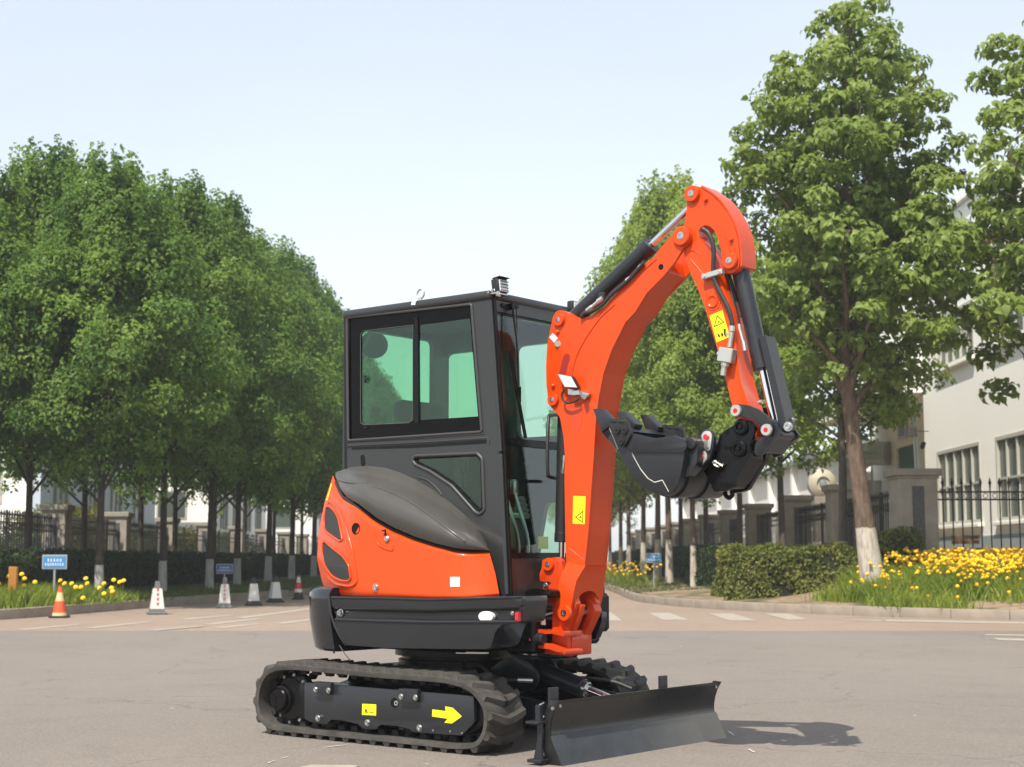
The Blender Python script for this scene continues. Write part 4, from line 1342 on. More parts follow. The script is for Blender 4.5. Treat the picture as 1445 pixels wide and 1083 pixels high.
# quick coupler
qc = B()
cp = tr(-.222, z9([(600, 262, .01), (660, 240, .02), (715, 245, .02), (752, 290, .02), (756, 350), (745, 400), (700, 480), (708, 540), (700, 620), (690, 645), (620, 760), (560, 860), (520, 935), (450, 962), (360, 975, .01), (335, 960, .01), (315, 900), (235, 755), (300, 700), (340, 600), (378, 520), (380, 480), (402, 400), (450, 345)]), .006, 3)
qc.add(prism(cp, -.222, -.190, .005)); qc.add(prism(cp, -.060, -.028, .005))
qc.add(prism(tr(-.222, z9([(620, 270), (700, 260), (740, 320), (690, 480), (690, 640), (560, 850), (500, 930), (370, 940), (330, 850), (400, 600), (420, 420)]), .01), -.195, -.055))
coup = qc.build('quick_coupler', MT['black'], ROOT, 30)
for q, r in (((625, 310), .040), ((605, 530), .042)):
    c = p3(*z9([q])[0], -.222)
    B().add(lathe(c, (0, -1, 0), [(0, 0), (r, 0), (r, .012), (r * .8, .020), (r * .6, .020), (r * .55, .010), (r * .3, .010), (r * .25, .018), (0, .018)], 24)).build('coupler_boss', MT['black'], coup)
for q in ((470, 365), (435, 795), (400, 905), (555, 905), (700, 540), (460, 515), (500, 520)):
    qd = B(); bolt(qd, p3(*z9([q])[0], -.222), .009, .006); qd.build('coupler_bolt', MT['black'], coup)
lw = B().add(tube([p3(*q, -.235) for q in z9([(330, 675), (350, 655), (375, 680), (345, 690), (385, 715), (400, 700), (440, 690)])], .005, 6)).add(tube([p3(*q, -.237) for q in z9([(345, 660), (395, 685), (430, 710)])], .004, 6)).build('safety_clip', MT['zinc'], coup)
hk = B().add(tube([p3(*q, -.10) for q in z9([(455, 965), (465, 1010), (500, 1030), (530, 1000), (525, 960)])], .012, 8)).build('coupler_hook', MT['black'], coup)

# ---- bucket
def z8(pts): return zm(*Z8, pts)
VK0, VK1 = -.37, .12
prof_px = [(90, 732), (128, 770), (165, 815), (228, 930), (262, 968), (295, 992), (335, 1010), (372, 1018), (405, 1008), (436, 968), (452, 900), (464, 830), (465, 785), (450, 755)]
pf = [on_v(*q, VK0) for q in z8(prof_px)]
bkb = B()
side = tr(VK0, z8([(128, 690)] + prof_px[0:] + [(420, 745), (330, 757), (235, 737)]), .0)
side = [on_v(*q, VK0) for q in z8([(135, 682)])] + pf + [on_v(*q, VK0) for q in z8([(420, 748), (330, 762), (235, 742), (180, 700)])]
bkb.add(prism(side, VK0, VK0 + .012, .003)); bkb.add(prism(side, VK1 - .012, VK1, .003))
pp = spline([(u, 0, w) for u, w in pf], 4)
cen = Vector((sum(p.x for p in pp) / len(pp), 0, sum(p.z for p in pp) / len(pp)))
inn = []
for i, p in enumerate(pp):
    t = (pp[min(i + 1, len(pp) - 1)] - pp[max(i - 1, 0)]).normalized()
    n_ = Vector((-t.z, 0, t.x))
    if n_.dot(cen - p) < 0: n_ = -n_
    inn.append(p + n_ * .012)
shell = [(p.x, p.z) for p in pp] + [(p.x, p.z) for p in reversed(inn)]
bkb.add(prism(shell, VK0 + .006, VK1 - .006, 0))
bucket = bkb.build('digging_bucket', MT['slate'], ROOT, 40)
tb_ = B().add(prism(tr(VK0 - .004, z8([(205, 790), (222, 745), (250, 742), (330, 764), (420, 750), (462, 765), (478, 790, .01), (474, 812, .01), (460, 822), (228, 822)]), .006), VK0 - .012, VK0 + .0, .003)).build('side_stiffener', MT['slate'], bucket)
for v0_, v1_ in ((-.30, -.20), (-.10, .00)):
    ws_ = B()
    k0, k1 = int(len(pp) * .42), int(len(pp) * .88)
    seg = pp[k0:k1]
    o_ = []
    for i, p in enumerate(seg):
        n_ = (inn[k0 + i] - p).normalized()
        o_.append(p - n_ * .010)
    ws_.add(prism([(p.x, p.z) for p in o_] + [(p.x, p.z) for p in reversed(seg)], v0_, v1_, .002))
    ws_.build('wear_strip', MT['slate'], bucket)
tw = [(52, 628), (80, 626), (138, 684), (134, 700), (92, 733), (88, 722)]
tpt = [on_v(*q, VK0 - .01) for q in z8(tw)]
for v in (VK0 - .01, -.165, .06):
    t_ = B().add(prism(tpt, v, v + .075, .004)).build('bucket_tooth', MT['slate'], bucket)
lipb = B().add(prism([on_v(*q, VK0) for q in z8([(92, 733), (130, 700), (150, 720), (118, 765)])], VK0 + .0, VK1, .002)).build('bucket_lip', MT['slate'], bucket)
for v in (VK0 - .026, VK1 + .002):
    cu = B()
    cq = [on_v(*q, VK0) for q in z8([(136, 674), (212, 676), (222, 690), (236, 745), (204, 800), (190, 800), (165, 770), (140, 715)])]
    cu.add(prism(fillet(cq, .006), v, v + .022, .004))
    for q in ((178, 728), (213, 728), (196, 778)):
        a = on_v(*z8([q])[0], VK0)
        bolt(cu, (a[0], v, a[1]), .014, .012)
    for q in ([(145, 682), (172, 683), (172, 690), (147, 690)], [(180, 683), (207, 684), (208, 692), (181, 691)]):
        cu.add(prism([on_v(*p, VK0) for p in z8(q)], v - .004, v + .001, .001))
    cu.build('side_cutter', MT['blackp'], bucket)
sc2 = B()
sp_ = [(228, 825), (240, 850), (268, 900), (300, 940), (330, 958), (365, 948), (380, 975), (393, 1000)]
for a, b_ in zip(sp_, sp_[1:]):
    sc2.add(beam(p3(*z8([a])[0], VK0 - .0008), p3(*z8([b_])[0], VK0 - .0008), .0035 + .002 * random.random(), .001, 0))
sc2.add(beam(p3(*z8([(125, 708)])[0], VK0 - .0008), p3(*z8([(165, 808)])[0], VK0 - .0008), .004, .001))
sc2.build('paint_scratch', MT['scratch'], bucket, 0)
fs = B().add(extr([p3(*q, .125) for q in z8([(350, 698), (430, 702), (440, 745), (350, 742)])], (0, .02, 0))).build('far_side_cutter', MT['slate'], bucket, 0)
ea = B()
ep = tr(-.232, z8([(555, 745, .01), (560, 722, .02), (590, 718, .02), (612, 745, .02), (608, 800), (592, 850), (545, 900), (500, 950), (470, 940), (470, 800), (500, 770)]), .008, 3)
ea.add(prism(ep, -.262, -.240, .004)); ea.add(prism(ep, -.027, -.005, .004))
ea.add(prism(tr(VK0 + .05, z8([(462, 765), (510, 755), (530, 775), (525, 870), (470, 940)]), .01), -.33, -.25, .004))
ea.add(cyl(p3(*z8([(490, 782)])[0], VK0 + .02), p3(*z8([(490, 782)])[0], VK0 + .02) + Vector((0, .42, 0)), .030, n=18, bevel=.004))
ea.build('bucket_ear', MT['slate'], bucket, 30)
for a, b_ in (((567, 755), (571, 802)), ((545, 843), (525, 882))):
    e1 = p3(*z8([a])[0], -.264); e2 = p3(*z8([b_])[0], -.264)
    d_ = (e2 - e1).normalized(); n_ = Vector((-d_.z, 0, d_.x))
    o_ = []
    for k in range(9):
        g_ = math.pi * k / 8
        p = e1 - d_ * .032 * math.sin(g_) + n_ * .032 * math.cos(g_); o_.append((p.x, p.z))
    for k in range(9):
        g_ = math.pi * k / 8
        p = e2 + d_ * .018 * math.sin(g_) - n_ * .018 * math.cos(g_); o_.append((p.x, p.z))
    pb_ = B().add(prism(o_, -.272, -.263, .002), 0)
    pb_.add(cyl(e1 + Vector((0, -.008, 0)), e1 + Vector((0, -.018, 0)), .014, n=14), 1)
    bolt(pb_, e2 + Vector((0, -.008, 0)), .008, .006, mi=2)
    pb_.build('pin_retainer', [MT['zinc'], MT['redcap'], MT['steel']], bucket)

# ================================================================== ground, roads, kerbs
def asphalt(name, c, c2, speck=.5, patch=.12):
    m = bpy.data.materials.new(name)
    m.use_nodes = True
    nt = m.node_tree; L = nt.links; N = nt.nodes
    b = N['Principled BSDF']
    b.inputs['Roughness'].default_value = 0.88
    b.inputs['Specular IOR Level'].default_value = 0.3
    tc = N.new('ShaderNodeTexCoord')
    n1 = N.new('ShaderNodeTexNoise'); n1.inputs['Scale'].default_value = 0.35; n1.inputs['Detail'].default_value = 8; n1.inputs['Roughness'].default_value = .7
    mp = N.new('ShaderNodeMapping'); mp.inputs['Scale'].default_value = (1, .45, 1)
    L.new(tc.outputs['Object'], mp.inputs['Vector']); L.new(mp.outputs[0], n1.inputs['Vector'])
    r1 = N.new('ShaderNodeValToRGB'); r1.color_ramp.elements[0].position = .30; r1.color_ramp.elements[1].position = .72
    r1.color_ramp.elements[0].color = (*c, 1); r1.color_ramp.elements[1].color = (*c2, 1)
    L.new(n1.outputs['Fac'], r1.inputs['Fac'])
    n2 = N.new('ShaderNodeTexNoise'); n2.inputs['Scale'].default_value = 55; n2.inputs['Detail'].default_value = 6; n2.inputs['Roughness'].default_value = .8
    L.new(tc.outputs['Object'], n2.inputs['Vector'])
    v = N.new('ShaderNodeTexVoronoi'); v.inputs['Scale'].default_value = 130
    L.new(tc.outputs['Object'], v.inputs['Vector'])
    mr = N.new('ShaderNodeMapRange'); mr.inputs['From Min'].default_value = .3; mr.inputs['From Max'].default_value = .7
    mr.inputs['To Min'].default_value = 1 - speck * .35; mr.inputs['To Max'].default_value = 1 + speck * .3
    L.new(n2.outputs['Fac'], mr.inputs['Value'])
    mx = N.new('ShaderNodeMix'); mx.data_type = 'RGBA'; mx.blend_type = 'MULTIPLY'; mx.inputs[0].default_value = 1
    L.new(r1.outputs[0], mx.inputs[6]); L.new(mr.outputs[0], mx.inputs[7])
    # scattered dark stains
    n3 = N.new('ShaderNodeTexNoise'); n3.inputs['Scale'].default_value = 1.6; n3.inputs['Detail'].default_value = 7; n3.inputs['Distortion'].default_value = .6
    L.new(tc.outputs['Object'], n3.inputs['Vector'])
    m3 = N.new('ShaderNodeMapRange'); m3.inputs['From Min'].default_value = .55; m3.inputs['From Max'].default_value = .75
    m3.inputs['To Min'].default_value = 1; m3.inputs['To Max'].default_value = 1 - patch
    L.new(n3.outputs['Fac'], m3.inputs['Value'])
    mx2 = N.new('ShaderNodeMix'); mx2.data_type = 'RGBA'; mx2.blend_type = 'MULTIPLY'; mx2.inputs[0].default_value = 1
    L.new(mx.outputs[2], mx2.inputs[6]); L.new(m3.outputs[0], mx2.inputs[7])
    L.new(mx2.outputs[2], b.inputs['Base Color'])
    # hairline cracks
    vc = N.new('ShaderNodeTexVoronoi'); vc.feature = 'DISTANCE_TO_EDGE'; vc.inputs['Scale'].default_value = .33
    nd = N.new('ShaderNodeTexNoise'); nd.inputs['Scale'].default_value = 2.2; nd.inputs['Detail'].default_value = 7
    L.new(tc.outputs['Object'], nd.inputs['Vector'])
    mv = N.new('ShaderNodeMix'); mv.data_type = 'RGBA'; mv.blend_type = 'LINEAR_LIGHT'; mv.inputs[0].default_value = .35
    L.new(tc.outputs['Object'], mv.inputs[6]); L.new(nd.outputs['Color'], mv.inputs[7]); L.new(mv.outputs[2], vc.inputs['Vector'])
    mc = N.new('ShaderNodeMapRange'); mc.inputs['From Min'].default_value = .0; mc.inputs['From Max'].default_value = .005
    mc.inputs['To Min'].default_value = .62; mc.inputs['To Max'].default_value = 1
    L.new(vc.outputs['Distance'], mc.inputs['Value'])
    mx3 = N.new('ShaderNodeMix'); mx3.data_type = 'RGBA'; mx3.blend_type = 'MULTIPLY'; mx3.inputs[0].default_value = .8
    L.new(mx2.outputs[2], mx3.inputs[6]); L.new(mc.outputs[0], mx3.inputs[7])
    # coarse stone chips
    n4 = N.new('ShaderNodeTexVoronoi'); n4.inputs['Scale'].default_value = 70
    L.new(tc.outputs['Object'], n4.inputs['Vector'])
    m4 = N.new('ShaderNodeMapRange'); m4.inputs['To Min'].default_value = .86; m4.inputs['To Max'].default_value = 1.14
    L.new(n4.outputs['Color'], m4.inputs['Value'])
    mx4 = N.new('ShaderNodeMix'); mx4.data_type = 'RGBA'; mx4.blend_type = 'MULTIPLY'; mx4.inputs[0].default_value = 1
    L.new(mx3.outputs[2], mx4.inputs[6]); L.new(m4.outputs[0], mx4.inputs[7])
    L.new(mx4.outputs[2], b.inputs['Base Color'])
    bp = N.new('ShaderNodeBump'); bp.inputs['Strength'].default_value = .6; bp.inputs['Distance'].default_value = .005
    L.new(v.outputs['Distance'], bp.inputs['Height']); L.new(bp.outputs[0], b.inputs['Normal'])
    return m

M_ROAD = asphalt('asphalt_grey', (.192, .167, .146), (.232, .202, .178))
M_ROAD2 = asphalt('asphalt_pale', (.265, .205, .162), (.315, .248, .198), .4, .10)
M_PAINT = mat('worn_road_paint', (.40, .36, .31), .8, col2=(.30, .26, .22), nscale=6)
M_KERB = mat('kerb_concrete', (.24, .20, .16), .85, col2=(.32, .27, .22), nscale=3, bump=.3, bscale=60)
M_SOIL = mat('verge_soil', (.10, .072, .045), .95, col2=(.19, .145, .095), nscale=1.6, bump=.6, bscale=9)
M_TURF = mat('verge_turf', (.045, .055, .018), .95, col2=(.10, .10, .04), nscale=1.2, bump=.6, bscale=12)
M_EARTH = mat('earth', (.09, .085, .05), .95, col2=(.13, .12, .07), nscale=.05)

def quad_sheet(name, x0, x1, y0, y1, z, m, nx=1, ny=1):
    o = B().add(([(x0, y0, z), (x1, y0, z), (x1, y1, z), (x0, y1, z)], [(0, 1, 2, 3)])).build(name, m, None, 0)
    return tag(o, kind='structure')
quad_sheet('ground', -900, 900, -200, 1600, -.03, M_EARTH)
quad_sheet('road', -70, 70, -30, 21.9, 0, M_ROAD)
quad_sheet('far_road', -70, 70, 21.9, 320, -.004, M_ROAD2)

KL = [(-26, 16.0), (-16, 19.0), (-10.8, 22.0), (-8.62, 25.6), (-7.75, 30.5), (-7.0, 36.2), (-6.2, 40.0), (-5.75, 43.5), (-5.5, 50), (-5.5, 320)]
KR = [(34, 23.0), (20, 23.9), (12, 24.6), (8.4, 25.55), (6.6, 27.1), (5.0, 29.3), (4.0, 31.4), (3.3, 34.2), (2.95, 37.6), (3.05, 45), (3.1, 51), (3.1, 320)]
def densify(P, step):
    Q = spline([(x, y, 0) for x, y in P[:-1]], 12) + [Vector((P[-1][0], P[-1][1], 0))]
    D = [0]
    for a, b in zip(Q, Q[1:]): D.append(D[-1] + (b - a).length)
    n = int(D[-1] / step)
    out = []; j = 0
    for k in range(n + 1):
        t = k * step
        while j < len(D) - 2 and D[j + 1] < t: j += 1
        out.append(Q[j].lerp(Q[j + 1], (t - D[j]) / (D[j + 1] - D[j])))
    return out
def kerb(P, side):
    root = tag(thing('kerb', None, None), kind='structure')
    Q = densify(P, 1.0)
    me = B().add(box((.5, 0, .03), (.992, .16, .28), .018, 2)).mesh('kerb_stone', M_KERB)
    k0 = len([q for q in Q if q.y < 95])
    for i in range(k0):
        a, b = Q[i], Q[i + 1]
        if a.y < 15: continue
        d = b - a
        n = Vector((-d.y, d.x, 0)).normalized() * side * .08
        obj('kerb_stone', me, root, (a.x + n.x, a.y + n.y, random.uniform(-.004, .004)), (0, 0, math.atan2(d.y, d.x)))
    a, b = Q[k0], Q[-1]
    far = B().add(box(((a.x + side * (-.08)), (a.y + b.y) / 2, .03), (.16, b.y - a.y, .28), .015, 1)).build('kerb_strip', M_KERB, root)
    far['kind'] = 'stuff'
    return root
kerb(KL, 1)
kerb(KR, -1)
def kx(K, y):
    P = sorted([(q[1], q[0]) for q in K])
    return float(np.interp(y, [p[0] for p in P], [p[1] for p in P]))
def kdist(K, x, y):
    best = 1e9
    for (x0, y0), (x1, y1) in zip(K, K[1:]):
        dx, dy = x1 - x0, y1 - y0
        t = max(0, min(1, ((x - x0) * dx + (y - y0) * dy) / (dx * dx + dy * dy)))
        best = min(best, math.hypot(x - x0 - dx * t, y - y0 - dy * t))
    return best
def verge_h(x, y):
    if x < 0:
        d = kdist(KL, x, y)
        return .150 + .10 * min(1, d / 2.0) + .02 * math.sin(x * 2.1) * math.sin(y * 1.3) * min(1, d)
    d = kdist(KR, x, y)
    h = .150 + .16 * min(1, d / 2.2) + .02 * math.sin(x * 2.3) * math.sin(y * 1.7) * min(1, d)
    if x > 5.5:
        h += .30 * min(1, (x - 5.5) / 1.5) * min(1, max(0, d - .5) / 3.0) * max(0, min(1, (40 - y) / 6))
    return h
def verge(name, K, side, m, ys):
    v = []; f = []
    cols = [.13, .5, 1, 1.6, 2.2, 2.8, 3.5, 4.2, 5, 6, 7, 8.5, 10, 14, 20, 40, 90]
    for y in ys:
        xk = kx(K, y)
        for c in cols:
            # keep clear of the kerb where it runs slantwise
            x = xk + side * c * (1.0 if c > .2 else 1.6)
            v.append((x, y, verge_h(x, y)))
    n = len(cols)
    for i in range(len(ys) - 1):
        for j in range(n - 1):
            q = (i * n + j, i * n + j + 1, (i + 1) * n + j + 1, (i + 1) * n + j)
            f.append(q if side > 0 else tuple(reversed(q)))
    return tag(B().add((v, f)).build(name, m, None, 80), kind='structure')
def vmat(name, soil_bias):
    m = mat(name, (.045, .058, .016), .95, col2=(.10, .095, .04), nscale=1.5, bump=.6, bscale=10)
    nt = m.node_tree; N = nt.nodes; L = nt.links
    tc = N.new('ShaderNodeTexCoord')
    n = N.new('ShaderNodeTexNoise'); n.inputs['Scale'].default_value = .9; n.inputs['Detail'].default_value = 6
    L.new(tc.outputs['Object'], n.inputs['Vector'])
    mr = N.new('ShaderNodeMapRange'); mr.inputs['From Min'].default_value = soil_bias - .06; mr.inputs['From Max'].default_value = soil_bias + .06
    L.new(n.outputs['Fac'], mr.inputs['Value'])
    mx = N.new('ShaderNodeMix'); mx.data_type = 'RGBA'
    L.new(mr.outputs[0], mx.inputs[0])
    b = N['Principled BSDF']
    src = b.inputs['Base Color'].links[0].from_socket
    L.new(src, mx.inputs[7])
    n2 = N.new('ShaderNodeTexNoise'); n2.inputs['Scale'].default_value = 6; n2.inputs['Detail'].default_value = 7
    L.new(tc.outputs['Object'], n2.inputs['Vector'])
    r = N.new('ShaderNodeValToRGB'); r.color_ramp.elements[0].color = (.16, .11, .068, 1); r.color_ramp.elements[1].color = (.34, .25, .165, 1)
    r.color_ramp.elements[0].position = .3; r.color_ramp.elements[1].position = .7
    L.new(n2.outputs['Fac'], r.inputs['Fac']); L.new(r.outputs[0], mx.inputs[6])
    L.new(mx.outputs[2], b.inputs['Base Color'])
    return m
ysL = [16.3 + .5 * k for k in range(90)] + [62 + 4 * k for k in range(65)]
ysR = [23.25 + .12 * k for k in range(30)] + [26.9 + .35 * k for k in range(90)] + [58.5 + 4 * k for k in range(65)]
verge('verge', KL, -1, vmat('left_verge', .40), ysL)
verge('verge', KR, 1, vmat('right_verge', .56), ysR)

# painted lines on the far road
def paint(pts, name='road_marking', z=.0):
    if min(p[1] for p in pts) < 22: z = .004
    o = B().add(([(x, y, z) for x, y in pts], [tuple(range(len(pts)))])).build(name, M_PAINT, None, 0)
    return tag(o, kind='structure')
def G(x, y):
    a, b, c = _ray(x, y); s = -CAM_H / c
    return (a * s, b * s)
for q in ([(845, 864), (862, 864), (878, 876), (842, 876)], [(915, 865), (945, 865), (972, 875), (935, 875)], [(1000, 866), (1034, 866), (1068, 876), (1030, 876)], [(1078, 866), (1112, 866), (1140, 874), (1112, 875)], [(1150, 872.5), (1160, 872.5), (1250, 876), (1240, 877)]):
    paint([G(*p) for p in q])
paint([G(1250, 874.5), G(1445, 878), G(1700, 882), G(1700, 885.5), G(1445, 880.5), G(1250, 877)])
paint([G(1390, 895.5), G(1500, 897), G(1500, 899), G(1390, 897)])
paint([G(1400, 901), G(1500, 903), G(1500, 906), G(1410, 904)])
for (x0, y0, x1, y1) in ((22, 888.5, 105, 881), (118, 886, 205, 877.5), (205, 890, 280, 884), (285, 881, 360, 873), (250, 874, 320, 868), (300, 886, 360, 880), (330, 872, 440, 858), (385, 880, 440, 873)):
    paint([G(x0, y0), G(x1, y1), G(x1 + 14, y1), G(x0 + 16, y0 + .6)])
paint([G(426, 1083), G(440, 1080.5), G(505, 1081), G(500, 1086), G(420, 1088)])
fl_ = B()
for (x, y, dx, dy) in ((1056, 1058, 9, 5), (1028, 1033, 8, 6), (455, 1056, 34, -4), (378, 1078, 10, -4), (396, 1071, 12, -2), (960, 912, 2, 1), (240, 1000, 5, 1), (1290, 1010, 3, 1), (600, 1079, 5, 1)):
    a = Vector((*G(x, y), .004)); b = Vector((*G(x + dx, y + dy), .004))
    d = (b - a).normalized(); n = Vector((-d.y, d.x, 0)) * .006
    k = 5
    vs = []
    for i in range(k + 1):
        p = a.lerp(b, i / k); w = .4 + random.random() * (1 if 0 < i < k else .2)
        vs.append((p + n * w)[:]); vs.append((p - n * w)[:])
    fl_.add((vs, [(2 * i, 2 * i + 1, 2 * i + 3, 2 * i + 2) for i in range(k)]))
tag(fl_.build('chalk_marks', mat('chalk', (.5, .49, .47), .9), None, 0), kind='structure')

# ================================================================== leaves and trees
def cloud(name, P, Nn, size, m, k=4, droop=.25, jitter=.35, fold=.25):
    """P: leaf positions, Nn: leaf facing; every leaf a small folded blade."""
    n = len(P)
    if k == 4:
        T = np.array([(0, 0, 0), (-.34, .45, fold), (0, 1.0, -droop), (.34, .45, fold)])
        F = [(0, 1, 2), (0, 2, 3)]
    else:
        T = np.array([(0, 0, 0), (-.42, .30, fold * .8), (-.30, .68, fold * .5), (0, 1.05, -droop), (.30, .68, fold * .5), (.42, .30, fold * .8), (0, .45, 0)])
        F = [(0, 1, 6), (1, 2, 6), (2, 3, 6), (3, 4, 6), (4, 5, 6), (5, 0, 6)]
    Nn = Nn + RNG.normal(0, jitter, Nn.shape)
    Nn /= np.linalg.norm(Nn, axis=1, keepdims=True) + 1e-9
    d = RNG.normal(0, 1, (n, 3)); d[:, 2] -= .6
    d -= Nn * (d * Nn).sum(1, keepdims=True)
    d /= np.linalg.norm(d, axis=1, keepdims=True) + 1e-9
    s = np.cross(d, Nn)
    sz = size * RNG.uniform(.6, 1.25, (n, 1, 1))
    V = P[:, None, :] + sz * (T[None, :, 0:1] * s[:, None, :] + T[None, :, 1:2] * d[:, None, :] + T[None, :, 2:3] * Nn[:, None, :])
    V = V.reshape(-1, 3)
    nt_ = len(F); nv = len(T)
    idx = (np.arange(n)[:, None, None] * nv + np.array(F)[None]).reshape(-1)
    me = bpy.data.meshes.new(name)
    me.vertices.add(len(V)); me.vertices.foreach_set('co', V.astype(np.float32).ravel())
    me.loops.add(len(idx)); me.loops.foreach_set('vertex_index', idx.astype(np.int32))
    nf = n * nt_
    me.polygons.add(nf)
    me.polygons.foreach_set('loop_start', np.arange(0, nf * 3, 3, dtype=np.int32))
    me.polygons.foreach_set('loop_total', np.full(nf, 3, dtype=np.int32))
    me.materials.append(m)
    me.update(calc_edges=True)
    return me

def bark_mat(name, c1, c2, wash, wash_h):
    """Bark with the lower trunk lime-washed up to wash_h (a painted band with a ragged rim)."""
    m = bpy.data.materials.new(name); m.use_nodes = True
    nt = m.node_tree; N = nt.nodes; L = nt.links
    b = N['Principled BSDF']; b.inputs['Roughness'].default_value = .9; b.inputs['Specular IOR Level'].default_value = .2
    tc = N.new('ShaderNodeTexCoord')
    mp = N.new('ShaderNodeMapping'); mp.inputs['Scale'].default_value = (9, 9, 2.2)
    n = N.new('ShaderNodeTexNoise'); n.inputs['Scale'].default_value = 1.6; n.inputs['Detail'].default_value = 7; n.inputs['Roughness'].default_value = .7
    L.new(tc.outputs['Object'], mp.inputs[0]); L.new(mp.outputs[0], n.inputs['Vector'])
    r = N.new('ShaderNodeValToRGB'); r.color_ramp.elements[0].position = .35; r.color_ramp.elements[1].position = .68
    r.color_ramp.elements[0].color = (*c1, 1); r.color_ramp.elements[1].color = (*c2, 1)
    L.new(n.outputs['Fac'], r.inputs['Fac'])
    rw_ = N.new('ShaderNodeValToRGB'); rw_.color_ramp.elements[0].position = .30; rw_.color_ramp.elements[1].position = .55
    rw_.color_ramp.elements[0].color = (*[c * .45 for c in wash], 1); rw_.color_ramp.elements[1].color = (*wash, 1)
    L.new(n.outputs['Fac'], rw_.inputs['Fac'])
    sp = N.new('ShaderNodeSeparateXYZ'); L.new(tc.outputs['Object'], sp.inputs[0])
    ad = N.new('ShaderNodeMath'); ad.operation = 'MULTIPLY_ADD'; ad.inputs[1].default_value = .14
    L.new(n.outputs['Fac'], ad.inputs[0]); L.new(sp.outputs['Z'], ad.inputs[2])
    lt = N.new('ShaderNodeMath'); lt.operation = 'LESS_THAN'; lt.inputs[1].default_value = wash_h + .07
    L.new(ad.outputs[0], lt.inputs[0])
    mx = N.new('ShaderNodeMix'); mx.data_type = 'RGBA'
    L.new(lt.outputs[0], mx.inputs[0]); L.new(r.outputs[0], mx.inputs[6]); L.new(rw_.outputs[0], mx.inputs[7])
    L.new(mx.outputs[2], b.inputs['Base Color'])
    bp = N.new('ShaderNodeBump'); bp.inputs['Strength'].default_value = .6; bp.inputs['Distance'].default_value = .03
    L.new(n.outputs['Fac'], bp.inputs['Height']); L.new(bp.outputs[0], b.inputs['Normal'])
    return m
BARK_L = bark_mat('dark_bark', (.030, .024, .018), (.085, .068, .052), (.42, .41, .38), .80)  # darkest of the bark tones, used for the left rows
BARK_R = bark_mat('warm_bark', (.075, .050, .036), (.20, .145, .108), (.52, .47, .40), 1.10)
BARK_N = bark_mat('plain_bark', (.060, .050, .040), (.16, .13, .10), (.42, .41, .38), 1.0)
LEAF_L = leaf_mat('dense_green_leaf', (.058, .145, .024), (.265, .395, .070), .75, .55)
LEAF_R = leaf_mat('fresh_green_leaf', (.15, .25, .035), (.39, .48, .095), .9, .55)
LEAF_N = leaf_mat('broad_green_leaf', (.140, .220, .036), (.345, .430, .105), 1.3, .52, .45)

